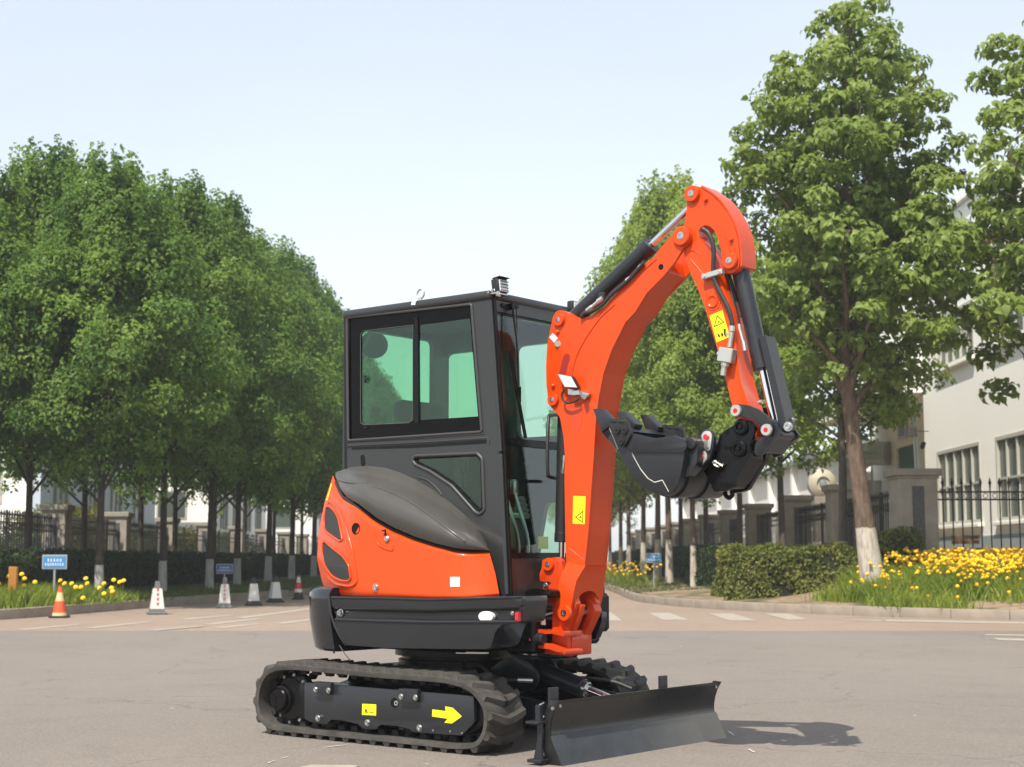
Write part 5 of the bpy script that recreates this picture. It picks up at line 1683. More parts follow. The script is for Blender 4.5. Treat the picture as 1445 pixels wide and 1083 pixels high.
def tree_meshes(seed, H, env, trunk_r, n_limb, n_cl, leaves, leaf_size, leafm, bark, low, cl_r=.5, k=4, lean=0.0, limb_up=.55, shoots=0, flat=.6, droop=.25, gap=0.0, sep=0.0):
    """Trunk with limbs as one mesh, the crown's leaves as another. env: [(height, radius)]."""
    rnd = random.Random(seed); rg_ = np.random.default_rng(seed)
    eh = [e[0] for e in env]; er = [e[1] for e in env]
    R = lambda h: float(np.interp(h, eh, er))
    b = B()
    ax = []
    ph = rnd.random() * 6
    for i in range(9):
        t = i / 8
        ax.append(Vector((lean * (t if t < .35 else .35 - .42 * (t - .35)) * H * .3 + .10 * math.sin(ph + t * 5) * t, .08 * math.cos(ph + t * 4) * t, t * H * .93)))
    rad = [trunk_r * (1.25 if i == 0 else 1) * (1 - .93 * (i / 8) ** .9) + .012 for i in range(9)]
    b.add(tube(ax, rad, 12))
    def axis(h):
        t = min(.999, max(0, h / (H * .93))) * 8
        i = int(t); return ax[i].lerp(ax[min(8, i + 1)], t - i)
    C = []
    for i in range(n_limb):
        f = (i + .5) / n_limb
        h0 = low + (H * .86 - low) * f ** 1.05
        a = i * 2.399 + rnd.uniform(-.35, .35)
        rr = R(min(eh[-1], h0 + 1.0)) * rnd.uniform(.78, 1.05)
        up = rr * limb_up * rnd.uniform(.7, 1.4)
        p0 = axis(h0)
        d = Vector((math.cos(a), math.sin(a), 0))
        p1 = p0 + d * rr * .35 + Vector((0, 0, up * .45))
        p2 = p0 + d * rr * .72 + Vector((0, 0, up * .85)) + Vector((rnd.uniform(-.15, .15), rnd.uniform(-.15, .15), 0))
        p3_ = p0 + d * rr + Vector((0, 0, up))
        r0 = max(.015, trunk_r * .42 * (1 - .75 * f))
        b.add(tube([p0, p1, p2, p3_], [r0, r0 * .7, r0 * .4, .008], 6))
        m_ = max(3, int(n_cl / n_limb * (.35 + rr / max(er))))
        for j in range(m_):
            t = rnd.uniform(.30, 1.08)
            q = p0.lerp(p1, min(1, t / .35)) if t < .35 else (p1.lerp(p2, (t - .35) / .37) if t < .72 else p2.lerp(p3_, (t - .72) / .28))
            off = Vector((rnd.gauss(0, .42), rnd.gauss(0, .42), rnd.gauss(.12, .38))) * (.35 + rr * .30)
            c = q + off
            hr = math.hypot(c.x - axis(c.z).x, c.y - axis(c.z).y)
            lim = R(c.z) * 1.08 + .05
            if hr > lim:
                ac = axis(c.z)
                c.x = ac.x + (c.x - ac.x) * lim / hr; c.y = ac.y + (c.y - ac.y) * lim / hr
            if sep and any((c - o[0]).length < sep for o in C): continue
            C.append((c, rnd.uniform(.65, 1.25) * cl_r, q))
            if j % 3 == 0:
                b.add(tube([q, q.lerp(c, .5) + Vector((0, 0, -.05)), c], [max(.006, r0 * .25), .006, .004], 4))
    for i in range(shoots):
        h = rnd.uniform(low + (H - low) * .45, H * .97)
        a = rnd.random() * 6.28
        rr = R(h) * rnd.uniform(.55, 1.0)
        p = axis(h) + Vector((math.cos(a) * rr, math.sin(a) * rr, 0))
        for s_ in range(5):
            C.append((p + Vector((rnd.gauss(0, .05), rnd.gauss(0, .05), .20 * s_)), cl_r * (.55 - .09 * s_), p))
    # the leader
    for s_ in range(8):
        C.append((axis(H * .86 + s_ * .02 * H) + Vector((rnd.gauss(0, .10), rnd.gauss(0, .10), 0)), cl_r * (.75 - .06 * s_), axis(H * .8)))
    tot = sum(c[1] ** 2 for c in C)
    PP = []; NN = []
    for c, r, q in C:
        n = max(4, int(leaves * r * r / tot))
        d = rg_.normal(0, 1, (n, 3)); d /= np.linalg.norm(d, axis=1, keepdims=True)
        rad_ = r * rg_.uniform(.25, 1.0, (n, 1)) ** .5
        p = d * rad_ * np.array([1, 1, flat]) + np.array(c)
        PP.append(p)
        ax_ = np.array(axis(c.z)); out = p - ax_; out[:, 2] *= .2
        out /= np.linalg.norm(out, axis=1, keepdims=True) + 1e-6
        NN.append(d * .55 + np.array([0, 0, .85]) + out * .45)
    P = np.concatenate(PP); Nn = np.concatenate(NN)
    if gap:
        keep = np.sin(P[:, 0] * 2.9 + seed) * np.sin(P[:, 1] * 3.3 + 1) * np.sin(P[:, 2] * 2.6 + seed * 2) < gap
        P, Nn = P[keep], Nn[keep]
    tm = b.mesh('trunk', bark, 60)
    cm = cloud('crown', P, Nn, leaf_size, leafm, k=k, droop=droop)
    return tm, cm

def plant_tree(name, label, tm, cm, x, y, z, rz=0, s=1.0, sz=None, group=None, cat='tree'):
    t = thing(name, label, cat, (x, y, z), rz, group)
    t.scale = (s, s, sz or s)
    obj('trunk', tm, t); obj('crown', cm, t)
    return t

ENV_D = [(1.9, .9), (2.5, 2.1), (3.8, 2.7), (5.6, 2.5), (7.0, 1.95), (8.4, 1.25), (9.6, .55), (10.6, .1)]
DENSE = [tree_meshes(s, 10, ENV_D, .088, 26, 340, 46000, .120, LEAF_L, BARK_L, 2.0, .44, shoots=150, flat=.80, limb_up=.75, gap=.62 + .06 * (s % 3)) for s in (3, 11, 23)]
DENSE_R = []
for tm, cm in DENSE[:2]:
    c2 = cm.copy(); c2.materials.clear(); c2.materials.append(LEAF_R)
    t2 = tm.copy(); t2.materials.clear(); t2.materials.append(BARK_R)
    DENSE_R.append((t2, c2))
ORD = ['first', 'second', 'third', 'fourth', 'fifth', 'sixth', 'seventh', 'eighth', 'ninth', 'tenth', 'eleventh', 'twelfth', 'thirteenth', 'fourteenth', 'fifteenth', 'sixteenth']
# left row behind the kerb
zl_ = [31.5, 36.0, 39.6, 43.6, 48.8, 54.0, 60.0, 66.0, 72.0, 79.0, 87.0, 96.0]
hs_l = [.93, .99, 1.02, 1.02, 1.10, 1.14, 1.14, 1.12, 1.10, 1.1, 1.1, 1.1]
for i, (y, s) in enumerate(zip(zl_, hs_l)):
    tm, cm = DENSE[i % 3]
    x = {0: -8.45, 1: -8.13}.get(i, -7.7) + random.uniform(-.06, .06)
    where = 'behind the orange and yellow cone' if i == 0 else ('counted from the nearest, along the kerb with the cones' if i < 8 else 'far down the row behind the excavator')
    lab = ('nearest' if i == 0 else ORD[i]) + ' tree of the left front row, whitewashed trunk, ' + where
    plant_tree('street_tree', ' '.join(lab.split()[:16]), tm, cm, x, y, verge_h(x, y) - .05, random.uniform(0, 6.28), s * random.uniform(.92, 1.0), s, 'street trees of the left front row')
zb_ = [33.5, 38.5, 43.5, 49.0, 55.0, 61.5, 68.5, 77.0]
for i, y in enumerate(zb_):
    tm, cm = DENSE[(i + 1) % 3]
    x = -10.6 + random.uniform(-.15, .15)
    s = [.99, .97, 1.02, 1.05, 1.1, 1.1, 1.1, 1.1][i]
    lab = ('nearest' if i == 0 else ORD[i]) + ' tree of the left back row between hedge and iron fence'
    plant_tree('street_tree', lab, tm, cm, x, y, .25, random.uniform(0, 6.28), s * .9, s, 'street trees of the left back row')
plant_tree('street_tree', 'tree at the left frame edge, only its crown reaching into view', DENSE[1][0], DENSE[1][1], -11.2, 31.5, .25, 1.7, .86, .92)
# right row
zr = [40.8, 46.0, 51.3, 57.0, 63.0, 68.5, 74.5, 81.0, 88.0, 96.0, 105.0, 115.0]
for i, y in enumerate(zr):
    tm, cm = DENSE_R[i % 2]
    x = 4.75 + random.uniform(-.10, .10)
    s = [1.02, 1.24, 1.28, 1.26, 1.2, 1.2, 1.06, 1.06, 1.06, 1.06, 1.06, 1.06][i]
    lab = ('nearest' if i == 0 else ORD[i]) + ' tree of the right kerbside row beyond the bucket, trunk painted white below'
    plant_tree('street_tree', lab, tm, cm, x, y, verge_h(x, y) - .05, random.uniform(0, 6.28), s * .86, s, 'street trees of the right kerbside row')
ENV_S = [(2.6, .4), (3.6, 1.4), (5.0, 2.1), (7.0, 2.2), (8.5, 1.5), (9.6, .5), (10, .1)]
SLIM = tree_meshes(41, 9.8, ENV_S, .11, 20, 150, 17000, .16, LEAF_R, BARK_N, 3.0, .48, shoots=14, flat=.7, lean=.10)
for i, (x, y, s, rz, w) in enumerate([(7.55, 35.4, 1.0, .4, 'slim dark-trunked tree just behind the big whitewashed one, before the fence'), (7.4, 42.0, .95, 3.3, 'leaning dark-trunked tree between hedge and fence pillars, right of the bucket'), (7.2, 49.0, 1.0, 1.0, 'third slim tree before the right fence, under the quick coupler'), (7.2, 57.0, 1.02, 2.2, 'fourth slim tree before the right fence, far along'), (7.2, 66.0, 1.02, 5.2, 'fifth slim tree before the right fence, farthest along')]):
    plant_tree('fence_side_tree', w, SLIM[0], SLIM[1], x, y, .4, rz, s, s)
# the big tree on the right and the one reaching in from beyond the frame
ENV_B = [(3.3, .4), (4.2, 1.25), (5.0, 1.7), (6.2, 2.1), (7.7, 2.2), (9.0, 1.8), (10.2, 1.25), (11.0, .75), (11.7, .45), (12.7, .15)]
BIG = tree_meshes(57, 12.4, ENV_B, .19, 38, 900, 24000, .145, LEAF_N, BARK_R, 3.3, .35, k=6, flat=.58, limb_up=1.0, droop=.40, lean=-.36, sep=.44, gap=.45)
plant_tree('broadleaf_tree', 'tall open-crowned tree with whitewashed trunk beside the yellow flowers and stone pillar', *BIG, 6.95, 29.8, .50, 0.0, 1.0, 1.0)
ENV_E = [(2.9, .5), (3.5, 2.4), (4.2, 2.9), (5.4, 3.15), (7.0, 3.1), (7.9, 2.0), (10.3, 1.95), (11.3, 1.1), (12, .2)]
EDGE = tree_meshes(77, 12.0, ENV_E, .16, 34, 700, 19000, .17, LEAF_N, BARK_R, 3.0, .36, k=6, flat=.55, limb_up=.45, droop=.40, sep=.55)
plant_tree('broadleaf_tree', 'tree mostly beyond the right frame edge whose leafy branches reach into view', *EDGE, 10.75, 27.6, .50, 2.0, 1.0, 1.0)

# ---- hedges
def hedge_mesh(L, W, H, seed, leafm, n, size=.07):
    r = np.random.default_rng(seed)
    def bump(a, b): return .085 * np.sin(a * 3.1 + seed) * np.sin(b * 4.3 + 1) + .05 * np.sin(a * 9 + b * 7)
    m = int(n)
    areas = np.array([L * W, L * H, L * H, W * H, W * H]); areas = areas / areas.sum()
    ks = r.choice(5, m, p=areas)
    a, b = r.uniform(0, 1, m), r.uniform(0, 1, m)
    P = np.zeros((m, 3)); Nn = np.zeros((m, 3))
    for k in range(5):
        s = ks == k
        if k == 0: P[s] = np.stack([a[s] * L, b[s] * W, np.full(s.sum(), H) + bump(a[s] * L, b[s] * W) * 1.2], 1); Nn[s] = (0, 0, 1)
        if k == 1: P[s] = np.stack([a[s] * L, 0 - bump(a[s] * L, b[s] * H), b[s] * H], 1); Nn[s] = (0, -1, .4)
        if k == 2: P[s] = np.stack([a[s] * L, W + bump(a[s] * L, b[s] * H), b[s] * H], 1); Nn[s] = (0, 1, .4)
        if k == 3: P[s] = np.stack([0 - bump(a[s] * W, b[s] * H), a[s] * W, b[s] * H], 1); Nn[s] = (-1, 0, .4)
        if k == 4: P[s] = np.stack([L + bump(a[s] * W, b[s] * H), a[s] * W, b[s] * H], 1); Nn[s] = (1, 0, .4)
    P -= Nn * r.exponential(.035, (m, 1)) - Nn * .02
    cm = cloud('foliage', P, Nn.astype(float), size, leafm, k=4, jitter=.6)
    core = B().add(box((L / 2, W / 2, H / 2 - .03), (L - .16, W - .16, H - .12), .05, 2)).mesh('twig_core', M_CORE)
    return cm, core
M_CORE = mat('hedge_inside', (.018, .022, .010), 1.0)
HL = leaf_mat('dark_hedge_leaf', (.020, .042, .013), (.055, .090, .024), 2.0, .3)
HR = leaf_mat('yellowish_hedge_leaf', (.10, .145, .025), (.32, .32, .070), 1.6, .45)  # lighter, yellower leaf tone than the dark hedges
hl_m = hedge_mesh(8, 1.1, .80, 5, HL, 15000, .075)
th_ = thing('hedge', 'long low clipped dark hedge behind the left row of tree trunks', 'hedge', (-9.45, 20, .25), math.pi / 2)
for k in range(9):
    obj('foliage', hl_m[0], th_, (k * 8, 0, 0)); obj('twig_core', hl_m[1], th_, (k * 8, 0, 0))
for (x, y, L, W, H, sd, mm, n, lab) in [(4.45, 31.3, 2.75, 2.2, 1.02, 8, HR, 15000, 'yellow-green square-clipped hedge left of the big whitewashed tree'),
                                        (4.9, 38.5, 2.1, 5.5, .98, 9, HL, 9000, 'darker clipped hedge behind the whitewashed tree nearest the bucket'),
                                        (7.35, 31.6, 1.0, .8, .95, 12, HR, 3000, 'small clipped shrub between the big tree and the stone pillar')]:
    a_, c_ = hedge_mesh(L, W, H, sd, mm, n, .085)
    t = thing('hedge', lab, 'hedge', (x, y, verge_h(x, y) - .03))
    obj('foliage', a_, t); obj('twig_core', c_, t)
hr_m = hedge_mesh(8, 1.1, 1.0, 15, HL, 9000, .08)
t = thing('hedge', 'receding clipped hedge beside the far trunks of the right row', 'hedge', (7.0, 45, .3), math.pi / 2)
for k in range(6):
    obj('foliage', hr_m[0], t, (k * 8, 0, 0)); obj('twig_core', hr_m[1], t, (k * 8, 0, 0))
# bushes behind the left fence
def bush_mesh(rx, ry, h, n, m, seed, size=.10):
    r = np.random.default_rng(seed)
    d = r.normal(0, 1, (n, 3)); d[:, 2] = abs(d[:, 2]); d /= np.linalg.norm(d, axis=1, keepdims=True)
    w = 1 + .12 * np.sin(d[:, 0] * 6 + seed) * np.sin(d[:, 1] * 7) + .07 * np.sin(d[:, 2] * 11)
    P = d * np.array([rx, ry, h]) * (w * r.uniform(.8, 1, n))[:, None]
    P[:, 2] += .05
    return cloud('foliage', P, d + np.array([0, 0, .3]), size, m, jitter=.5)
YG = leaf_mat('yellow_green_leaf', (.10, .11, .012), (.21, .19, .025), 1.5, .35)
MG = leaf_mat('mid_green_leaf', (.045, .075, .016), (.10, .13, .03), 1.5, .35)
b1 = bush_mesh(1.4, 1.2, 2.2, 6000, YG, 3); b2 = bush_mesh(1.6, 1.0, 1.5, 5000, MG, 4)
core = B().add(lathe((0, 0, 0), (0, 0, 1), [(.9, 0), (1.0, .5), (.7, 1.1), (0, 1.35)], 12)).mesh('twig_core', M_CORE)
for i, (x, y, me, s, lab) in enumerate([(-14.0, 47.0, b1, 1.15, 'yellow-green bush between the first two left fence pillars'), (-14.6, 52.5, b1, 1.2, 'yellow-green bush showing above the second left fence panel'), (-13.8, 43.5, b2, 1.1, 'round green bush behind the nearest left fence panel'), (-14.0, 39.0, b2, 1.0, 'green bush behind the fence at the left frame edge'),
                                     (-13.8, 58.0, b2, 1.3, 'green bush behind the third left fence panel'), (-13.9, 65.0, b1, 1.0, 'smaller yellow-green bush behind the fourth left fence panel'), (-14, 74.0, b2, 1.4, 'green bush behind the fifth left fence panel')]):
    t = thing('bush', lab, 'bush', (x, y, .2)); t.scale = (s, s, s)
    obj('foliage', me, t); obj('twig_core', core, t)

# ---- stone pillars and iron fences
M_STONE = mat('pillar_stone', (.27, .24, .20), .85, col2=(.40, .36, .30), nscale=2.2, bump=.4, bscale=30)
M_STONE2 = mat('pillar_cap_stone', (.25, .225, .19), .85, col2=(.34, .31, .26), nscale=3, bump=.3, bscale=30)
M_GRAN = mat('dark_granite', (.035, .036, .04), .5, col2=(.10, .10, .11), nscale=22)
M_IRON = mat('black_iron', (.012, .012, .013), .45)
def pillar(H, W, label, x, y, z=.2, group=None, src=[None]):
    t = thing('stone_pillar', label, 'pillar', (x, y, z), 0, group)
    key = (H, W)
    if key not in PC:
        hb_ = H - z - .16
        a = B().add(box((0, 0, hb_ / 2), (W, W, hb_), .012, 1)).mesh('pillar_body', M_STONE)
        c = B().add(box((0, 0, hb_ + .075), (W * 1.22, W * 1.22, .15), .015, 1)).add(box((0, 0, hb_ - .03), (W * 1.08, W * 1.08, .06), .01)).mesh('pillar_cap', M_STONE2)
        g = B().add(box((W * .0, -W / 2 - .004, hb_ * .52), (W * .30, .02, hb_ * .78), .004)).mesh('granite_inlay', M_GRAN)
        p = B().add(box((0, 0, .12), (W * 1.12, W * 1.12, .24), .01)).mesh('pillar_plinth', M_STONE2)
        PC[key] = (a, c, g, p)
    for nm, me in zip(('pillar_body', 'pillar_cap', 'granite_inlay', 'pillar_plinth'), PC[key]): obj(nm, me, t)
    return t
PC = {}
def iron_panel(label, x0, y0, x1, y1, H, z0, each=True, gap=.195, rings=True, group=None):
    """Railing with spear-topped pickets, two top rails with rings between them and a bottom rail."""
    L = math.hypot(x1 - x0, y1 - y0)
    t = thing('iron_fence', label, 'fence', (x0, y0, z0), math.atan2(y1 - y0, x1 - x0), group)
    for h in (H - .27, H - .43, .18):
        B().add(box((L / 2, 0, h), (L, .04, .035), .004)).build('rail', M_IRON, t)
    if PK.get(H) is None:
        b = B().add(cyl((0, 0, .05), (0, 0, H - .14), .015, n=6))
        b.add(lathe((0, 0, H - .17), (0, 0, 1), [(.010, 0), (.028, .02), (.016, .045), (.036, .085), (0, .22)], 6))
        rg2 = B().add(tube([(.052 * math.cos(a), 0, .052 * math.sin(a)) for a in [k / 10 * 2 * math.pi for k in range(10)]], .008, 5, False, True))
        PK[H] = (b.mesh('picket', M_IRON), rg2.mesh('ring', M_IRON), b, rg2)
    pk, rg3, pb2, rb2 = PK[H]
    n = int(L / gap)
    if each:
        for i in range(1, n):
            obj('picket', pk, t, (i * L / n, 0, 0))
            if rings: obj('ring', rg3, t, ((i + .5) * L / n, 0, H - .35))
    else:
        bb2 = B()
        for i in range(1, n):
            x = i * L / n
            bb2.add(cyl((x, 0, .05), (x, 0, H - .02), .012, .006, n=4))
        o = bb2.build('picket_run', M_IRON, t); o['kind'] = 'stuff'
    nps = max(1, int(L / 2.4))
    for i in range(1, nps + 1):
        if i * 2.4 < L - .6:
            B().add(box((i * 2.4, 0, (H + .02) / 2), (.055, .055, H + .02), .004)).build('fence_post', M_IRON, t)
    return t
PK = {}
yl = [34.2, 41.0, 47.5, 54.2, 61.0, 68.0, 75.0, 82.0, 89.0, 96.0, 104.0]
for i, y in enumerate(yl):
    pillar(2.44, .62, ('stone fence pillar at the left frame edge, outside the view' if i == 0 else ORD[i - 1] + ' grey stone pillar of the left fence, counted from the nearest in view'), -12.1, y, .2, 'stone pillars of the left fence')
    if i < len(yl) - 1:
        iron_panel(('iron fence panel behind the orange post and blue sign' if i == 0 else 'iron fence panel after the ' + ORD[i - 1] + ' stone pillar of the left fence'), -12.1, y + .31, -12.1, yl[i + 1] - .31, 1.95, .2, each=i < 3, rings=i < 2, group='iron fence panels on the left')
yr = [32.5, 39.3, 46.0, 53.0, 59.6, 66.0, 72.6, 79.2, 86.0, 93.0, 100.0, 108.0]
for i, y in enumerate(yr):
    pillar(2.89, .82 if i == 0 else .78, ('large corner stone pillar with dark granite inlay behind the yellow flowers' if i == 0 else ORD[i] + ' stone pillar of the right fence, counted from the corner pillar'), 8.47, y, .35, 'stone pillars of the right fence')
    if i < len(yr) - 1:
        iron_panel(('black iron fence panel left of the corner pillar, behind the big tree' if i == 0 else 'iron fence panel after the ' + ORD[i] + ' stone pillar of the right fence'), 8.47, y + .42, 8.47, yr[i + 1] - .40, 2.05, .45, each=i < 3, rings=i < 2, group='iron fence panels on the right')
iron_panel('black spear-topped iron fence in front of the white hall windows', 8.90, 32.5, 15.7, 32.5, 2.13, .55)
pillar(2.89, .82, 'stone pillar at the far end of the spear-topped fence, beyond the frame', 16.1, 32.5, .35)

# ---- white halls
M_WALL = mat('white_render', (.95, .93, .88), .8, noise=.02, nscale=.6, bump=.1, bscale=20)
M_WALLG = mat('grey_blue_plinth', (.30, .34, .35), .8, noise=.08, nscale=1)
M_WALLB = mat('pale_blue_cladding', (.52, .58, .66), .6, noise=.05, nscale=.5)
M_FR = mat('pale_window_frame', (.50, .49, .44), .5)
M_PANE = mat('greenish_window_glass', (.085, .105, .088), .25, spec=.5)
M_GDOOR = mat('green_shutter', (.07, .16, .10), .6)
M_BLUE = mat('blue_sign_letters', (.030, .060, .36), .4)
M_RED = mat('red_pipe', (.42, .07, .07), .5)
M_ROOF = mat('grey_roof_sheet', (.22, .24, .27), .6)
M_DUCT = mat('galvanised_duct', (.42, .47, .46), .35, metal=.5, noise=.1, nscale=2)
def window_on(root, wx, y0, y1, z0, z1, nx, nz, name='window', face=-1):
    """Window let into a wall whose plane is x = wx and which looks along face."""
    w = B()
    s = face
    t_ = .10
    for (a, b, c, d) in ((y0, y1, z1 - t_, z1), (y0, y1, z0, z0 + t_), (y0, y0 + t_, z0 + t_, z1 - t_), (y1 - t_, y1, z0 + t_, z1 - t_)):
        w.add(box((wx + s * -.03, (a + b) / 2, (c + d) / 2), (.10, b - a, d - c), 0))
    o = w.build(name, M_FR, root, 0)
    B().add(box((wx + s * .05, (y0 + y1) / 2, z0 - .06), (.22, y1 - y0 + .24, .10), .01)).build('window_sill', M_WALL, o)
    B().add(box((wx - s * .08, (y0 + y1) / 2, (z0 + z1) / 2), (.02, y1 - y0 - .04, z1 - z0 - .04), 0)).build('pane', M_PANE, o, 0)
    for i in range(1, nx):
        y = y0 + (y1 - y0) * i / nx
        B().add(box((wx + s * -.035, y, (z0 + z1) / 2), (.07, .055, z1 - z0 - 2 * t_), 0)).build('mullion', M_FR, o, 0)
    for k in range(1, nz):
        z = z0 + (z1 - z0) * k / nz
        B().add(box((wx + s * -.037, (y0 + y1) / 2, z), (.06, y1 - y0 - 2 * t_, .06), 0)).build('transom', M_FR, o, 0)
    return o
def wall_x(root, wx, y0, y1, z0, z1, holes, m, th=.30, face=-1, name='wall'):
    """Wall in the plane x = wx pierced by window openings, with real thickness behind it."""
    out = [(y0, z0), (y1, z0), (y1, z1), (y0, z1)]
    v, f = prism(out, wx, wx - face * th, holes=[[(a, c), (b, c), (b, d), (a, d)] for a, b, c, d in holes]) if holes else prism(out, wx, wx - face * th)
    o = B().add(([(y, x, z) for x, y, z in v], [tuple(reversed(q)) for q in f])).build(name, m, root, 20)
    return o
hall = thing('white_hall', 'white rendered hall with tall green-glazed windows behind the spear-topped fence', 'building', (0, 0, 0))
HX = 13.0
holes = [(42.6, 46.9, 2.0, 4.25), (37.0, 41.2, 2.0, 4.25), (31.4, 35.6, 2.0, 4.25), (42.8, 46.4, 6.7, 8.3), (37.2, 40.8, 6.7, 8.3), (31.6, 35.2, 6.7, 8.3)]
wall_x(hall, HX, 22, 48.3, 1.65, 11.2, holes, M_WALL)
for h in holes: window_on(hall, HX, h[0], h[1], h[2], h[3], 5, 2)
B().add(box((HX + .12, 35.15, .85), (.34, 26.3, 1.60), .02)).build('plinth', M_WALLG, hall)
B().add(box((HX + 8.15, 48.15, 5.6), (16, .30, 11.2), 0)).build('end_wall', M_WALL, hall, 0)
B().add(box((HX + 8.15, 22.15, 5.6), (16, .30, 11.2), 0)).build('end_wall', M_WALL, hall, 0)
B().add(box((HX + 8.0, 35.15, 11.28), (16.3, 26.4, .16), .02)).build('roof', M_WALL, hall)
B().add(box((HX + 8.0, 35.15, .2), (15.4, 25.6, .1), 0)).build('floor', M_WALLG, hall, 0)
B().add(tube([(HX - .25, 40.6, 9.45), (HX - .25, 30, 9.45), (HX - .25, 22, 9.45)], .10, 10, False)).build('red_pipe', M_RED, hall, 60)
sign = thing('facade_sign', 'blue metal characters fixed high on the white hall wall behind the leaves', 'sign', (HX - .04, 47.6, 9.55))
for i in range(6):
    rr = random.Random(i + 5)
    b = B()
    y = -i * 1.35
    for hh in (.12, .52, .92): b.add(box((0, y - .5, hh), (.08, rr.uniform(.6, .95), .10), 0))
    for vv in (.18, .5, .82): b.add(box((-.005, y - vv, .52 + rr.uniform(-.1, .1)), (.07, .10, rr.uniform(.6, .95)), 0))
    b.add(box((-.01, y - .5, .3), (.06, .1, .7), 0, 1, Matrix.Rotation(rr.choice((-.7, .7)), 3, 'X')))
    b.build('sign_character', M_BLUE, sign, 0)
# recessed entrance part with canopy
wing = thing('entrance_wing', 'white recessed entrance block with canopy and green shuttered opening, left of the hall', 'building')
wh = [(55.2, 57.9, 3.0, 5.15)]
wall_x(wing, 14.5, 48.35, 62, 0, 11, wh, M_WALL)
B().add(box((14.62, 56.55, 4.07), (.04, 2.7, 2.15), 0)).build('green_shutter', M_GDOOR, wing, 0)
for k in range(9): B().add(box((14.585, 56.55, 3.1 + k * .24), (.03, 2.66, .03), 0)).build('shutter_slat', M_GDOOR, wing, 0)
B().add(box((13.4, 54.6, 6.45), (2.6, 12.4, .45), .02)).build('canopy', M_WALL, wing)
B().add(box((18, 61.9, 5.5), (7, .3, 11), 0)).build('end_wall', M_WALL, wing, 0)
plq = thing('number_plate', 'small blue and white number plate above the green shutter', 'sign', (14.42, 56.6, 5.42))
B().add(box((0, 0, .3), (.05, 1.2, .62), 0)).build('plate', M_WALLB, plq, 0)
for k, yy in enumerate((-.30, -.02, .05, .30)): B().add(box((-.035, yy, .30), (.02, .07, .42), 0)).build('digit_stroke', M_BLUE, plq, 0)
# pole with camera by the pillar
pole = thing('camera_pole', 'thin grey pole with junction box and black camera behind the corner pillar', 'pole', (9.05, 34.0, .4))
B().add(cyl((-.06, 0, 0), (-.14, 0, 3.75), .022, n=10)).build('post', M_DUCT, pole)
B().add(cyl((.02, 0, 0), (-.07, 0, 3.75), .022, n=10)).build('post', M_DUCT, pole)
B().add(box((-.17, 0, 3.40), (.17, .14, .20), .01)).build('junction_box', M_STONE2, pole)
B().add(cyl((-.07, 0, 3.42), (.2, 0, 3.42), .008, n=6)).build('bracket_arm', M_IRON, pole)
B().add(box((.05, -.05, 3.10), (.08, .16, .15), .02, 2, Matrix.Rotation(.3, 3, 'Y'))).build('camera', MT['blackp'], pole)
# low halls farther on
far = thing('low_white_hall', 'lower white hall with pilasters and small windows far along the right fence', 'building')
fh_ = [(64 + k * 7, 68 + k * 7, 2.4, 4.0) for k in range(9)]
wall_x(far, 14.2, 62.1, 130, 0, 5.6, fh_, M_WALL)
for h in fh_: window_on(far, 14.2, *h, 3, 1)
for k in range(10): B().add(box((14.1, 62.6 + k * 7, 2.8), (.35, .6, 5.6), 0)).build('pilaster', M_WALL, far, 0)
B().add(box((22, 96, 5.7), (16.4, 68, .25), .02)).build('roof', M_ROOF, far)
duct = thing('ventilation_duct', 'large galvanised elbow duct beside the entrance block, behind the big tree', 'duct')
B().add(tube([(13.3, 60.5, .5), (13.3, 60.5, 3.6), (13.35, 60.3, 4.5), (13.7, 59.3, 5.0), (14.4, 58.6, 5.0)], .46, 16)).build('elbow_pipe', M_DUCT, duct)
B().add(cyl((14.0, 59.4, .5), (14.0, 59.4, 4.0), .28, n=14)).build('riser_pipe', M_DUCT, duct)
B().add(cyl((12.9, 62.5, .5), (12.9, 62.5, 4.6), .30, n=14)).build('riser_pipe', M_DUCT, duct)
fan = thing('extractor_fan', 'beige cased extractor fan above the fence, between the slim trees', 'fan', (11.6, 57.5, 3.45))
fan.scale = (.70, .70, .75)
B().add(lathe((0, 0, .45), (0, -1, 0), [(0, -.5), (.62, -.5), (.75, -.3), (.75, .1), (.60, .28), (.36, .36), (.33, .25), (0, .25)], 24)).build('fan_casing', mat('beige_casing', (.50, .45, .36), .6), fan)
B().add(lathe((.0, -.24, .45), (0, -1, 0), [(0, 0), (.22, 0), (.20, .12), (0, .16)], 18)).build('fan_hub', M_DUCT, fan)
B().add(box((0, 0, -1.3), (1.0, .8, 2.2), .02)).build('fan_stand', M_STONE2, fan)
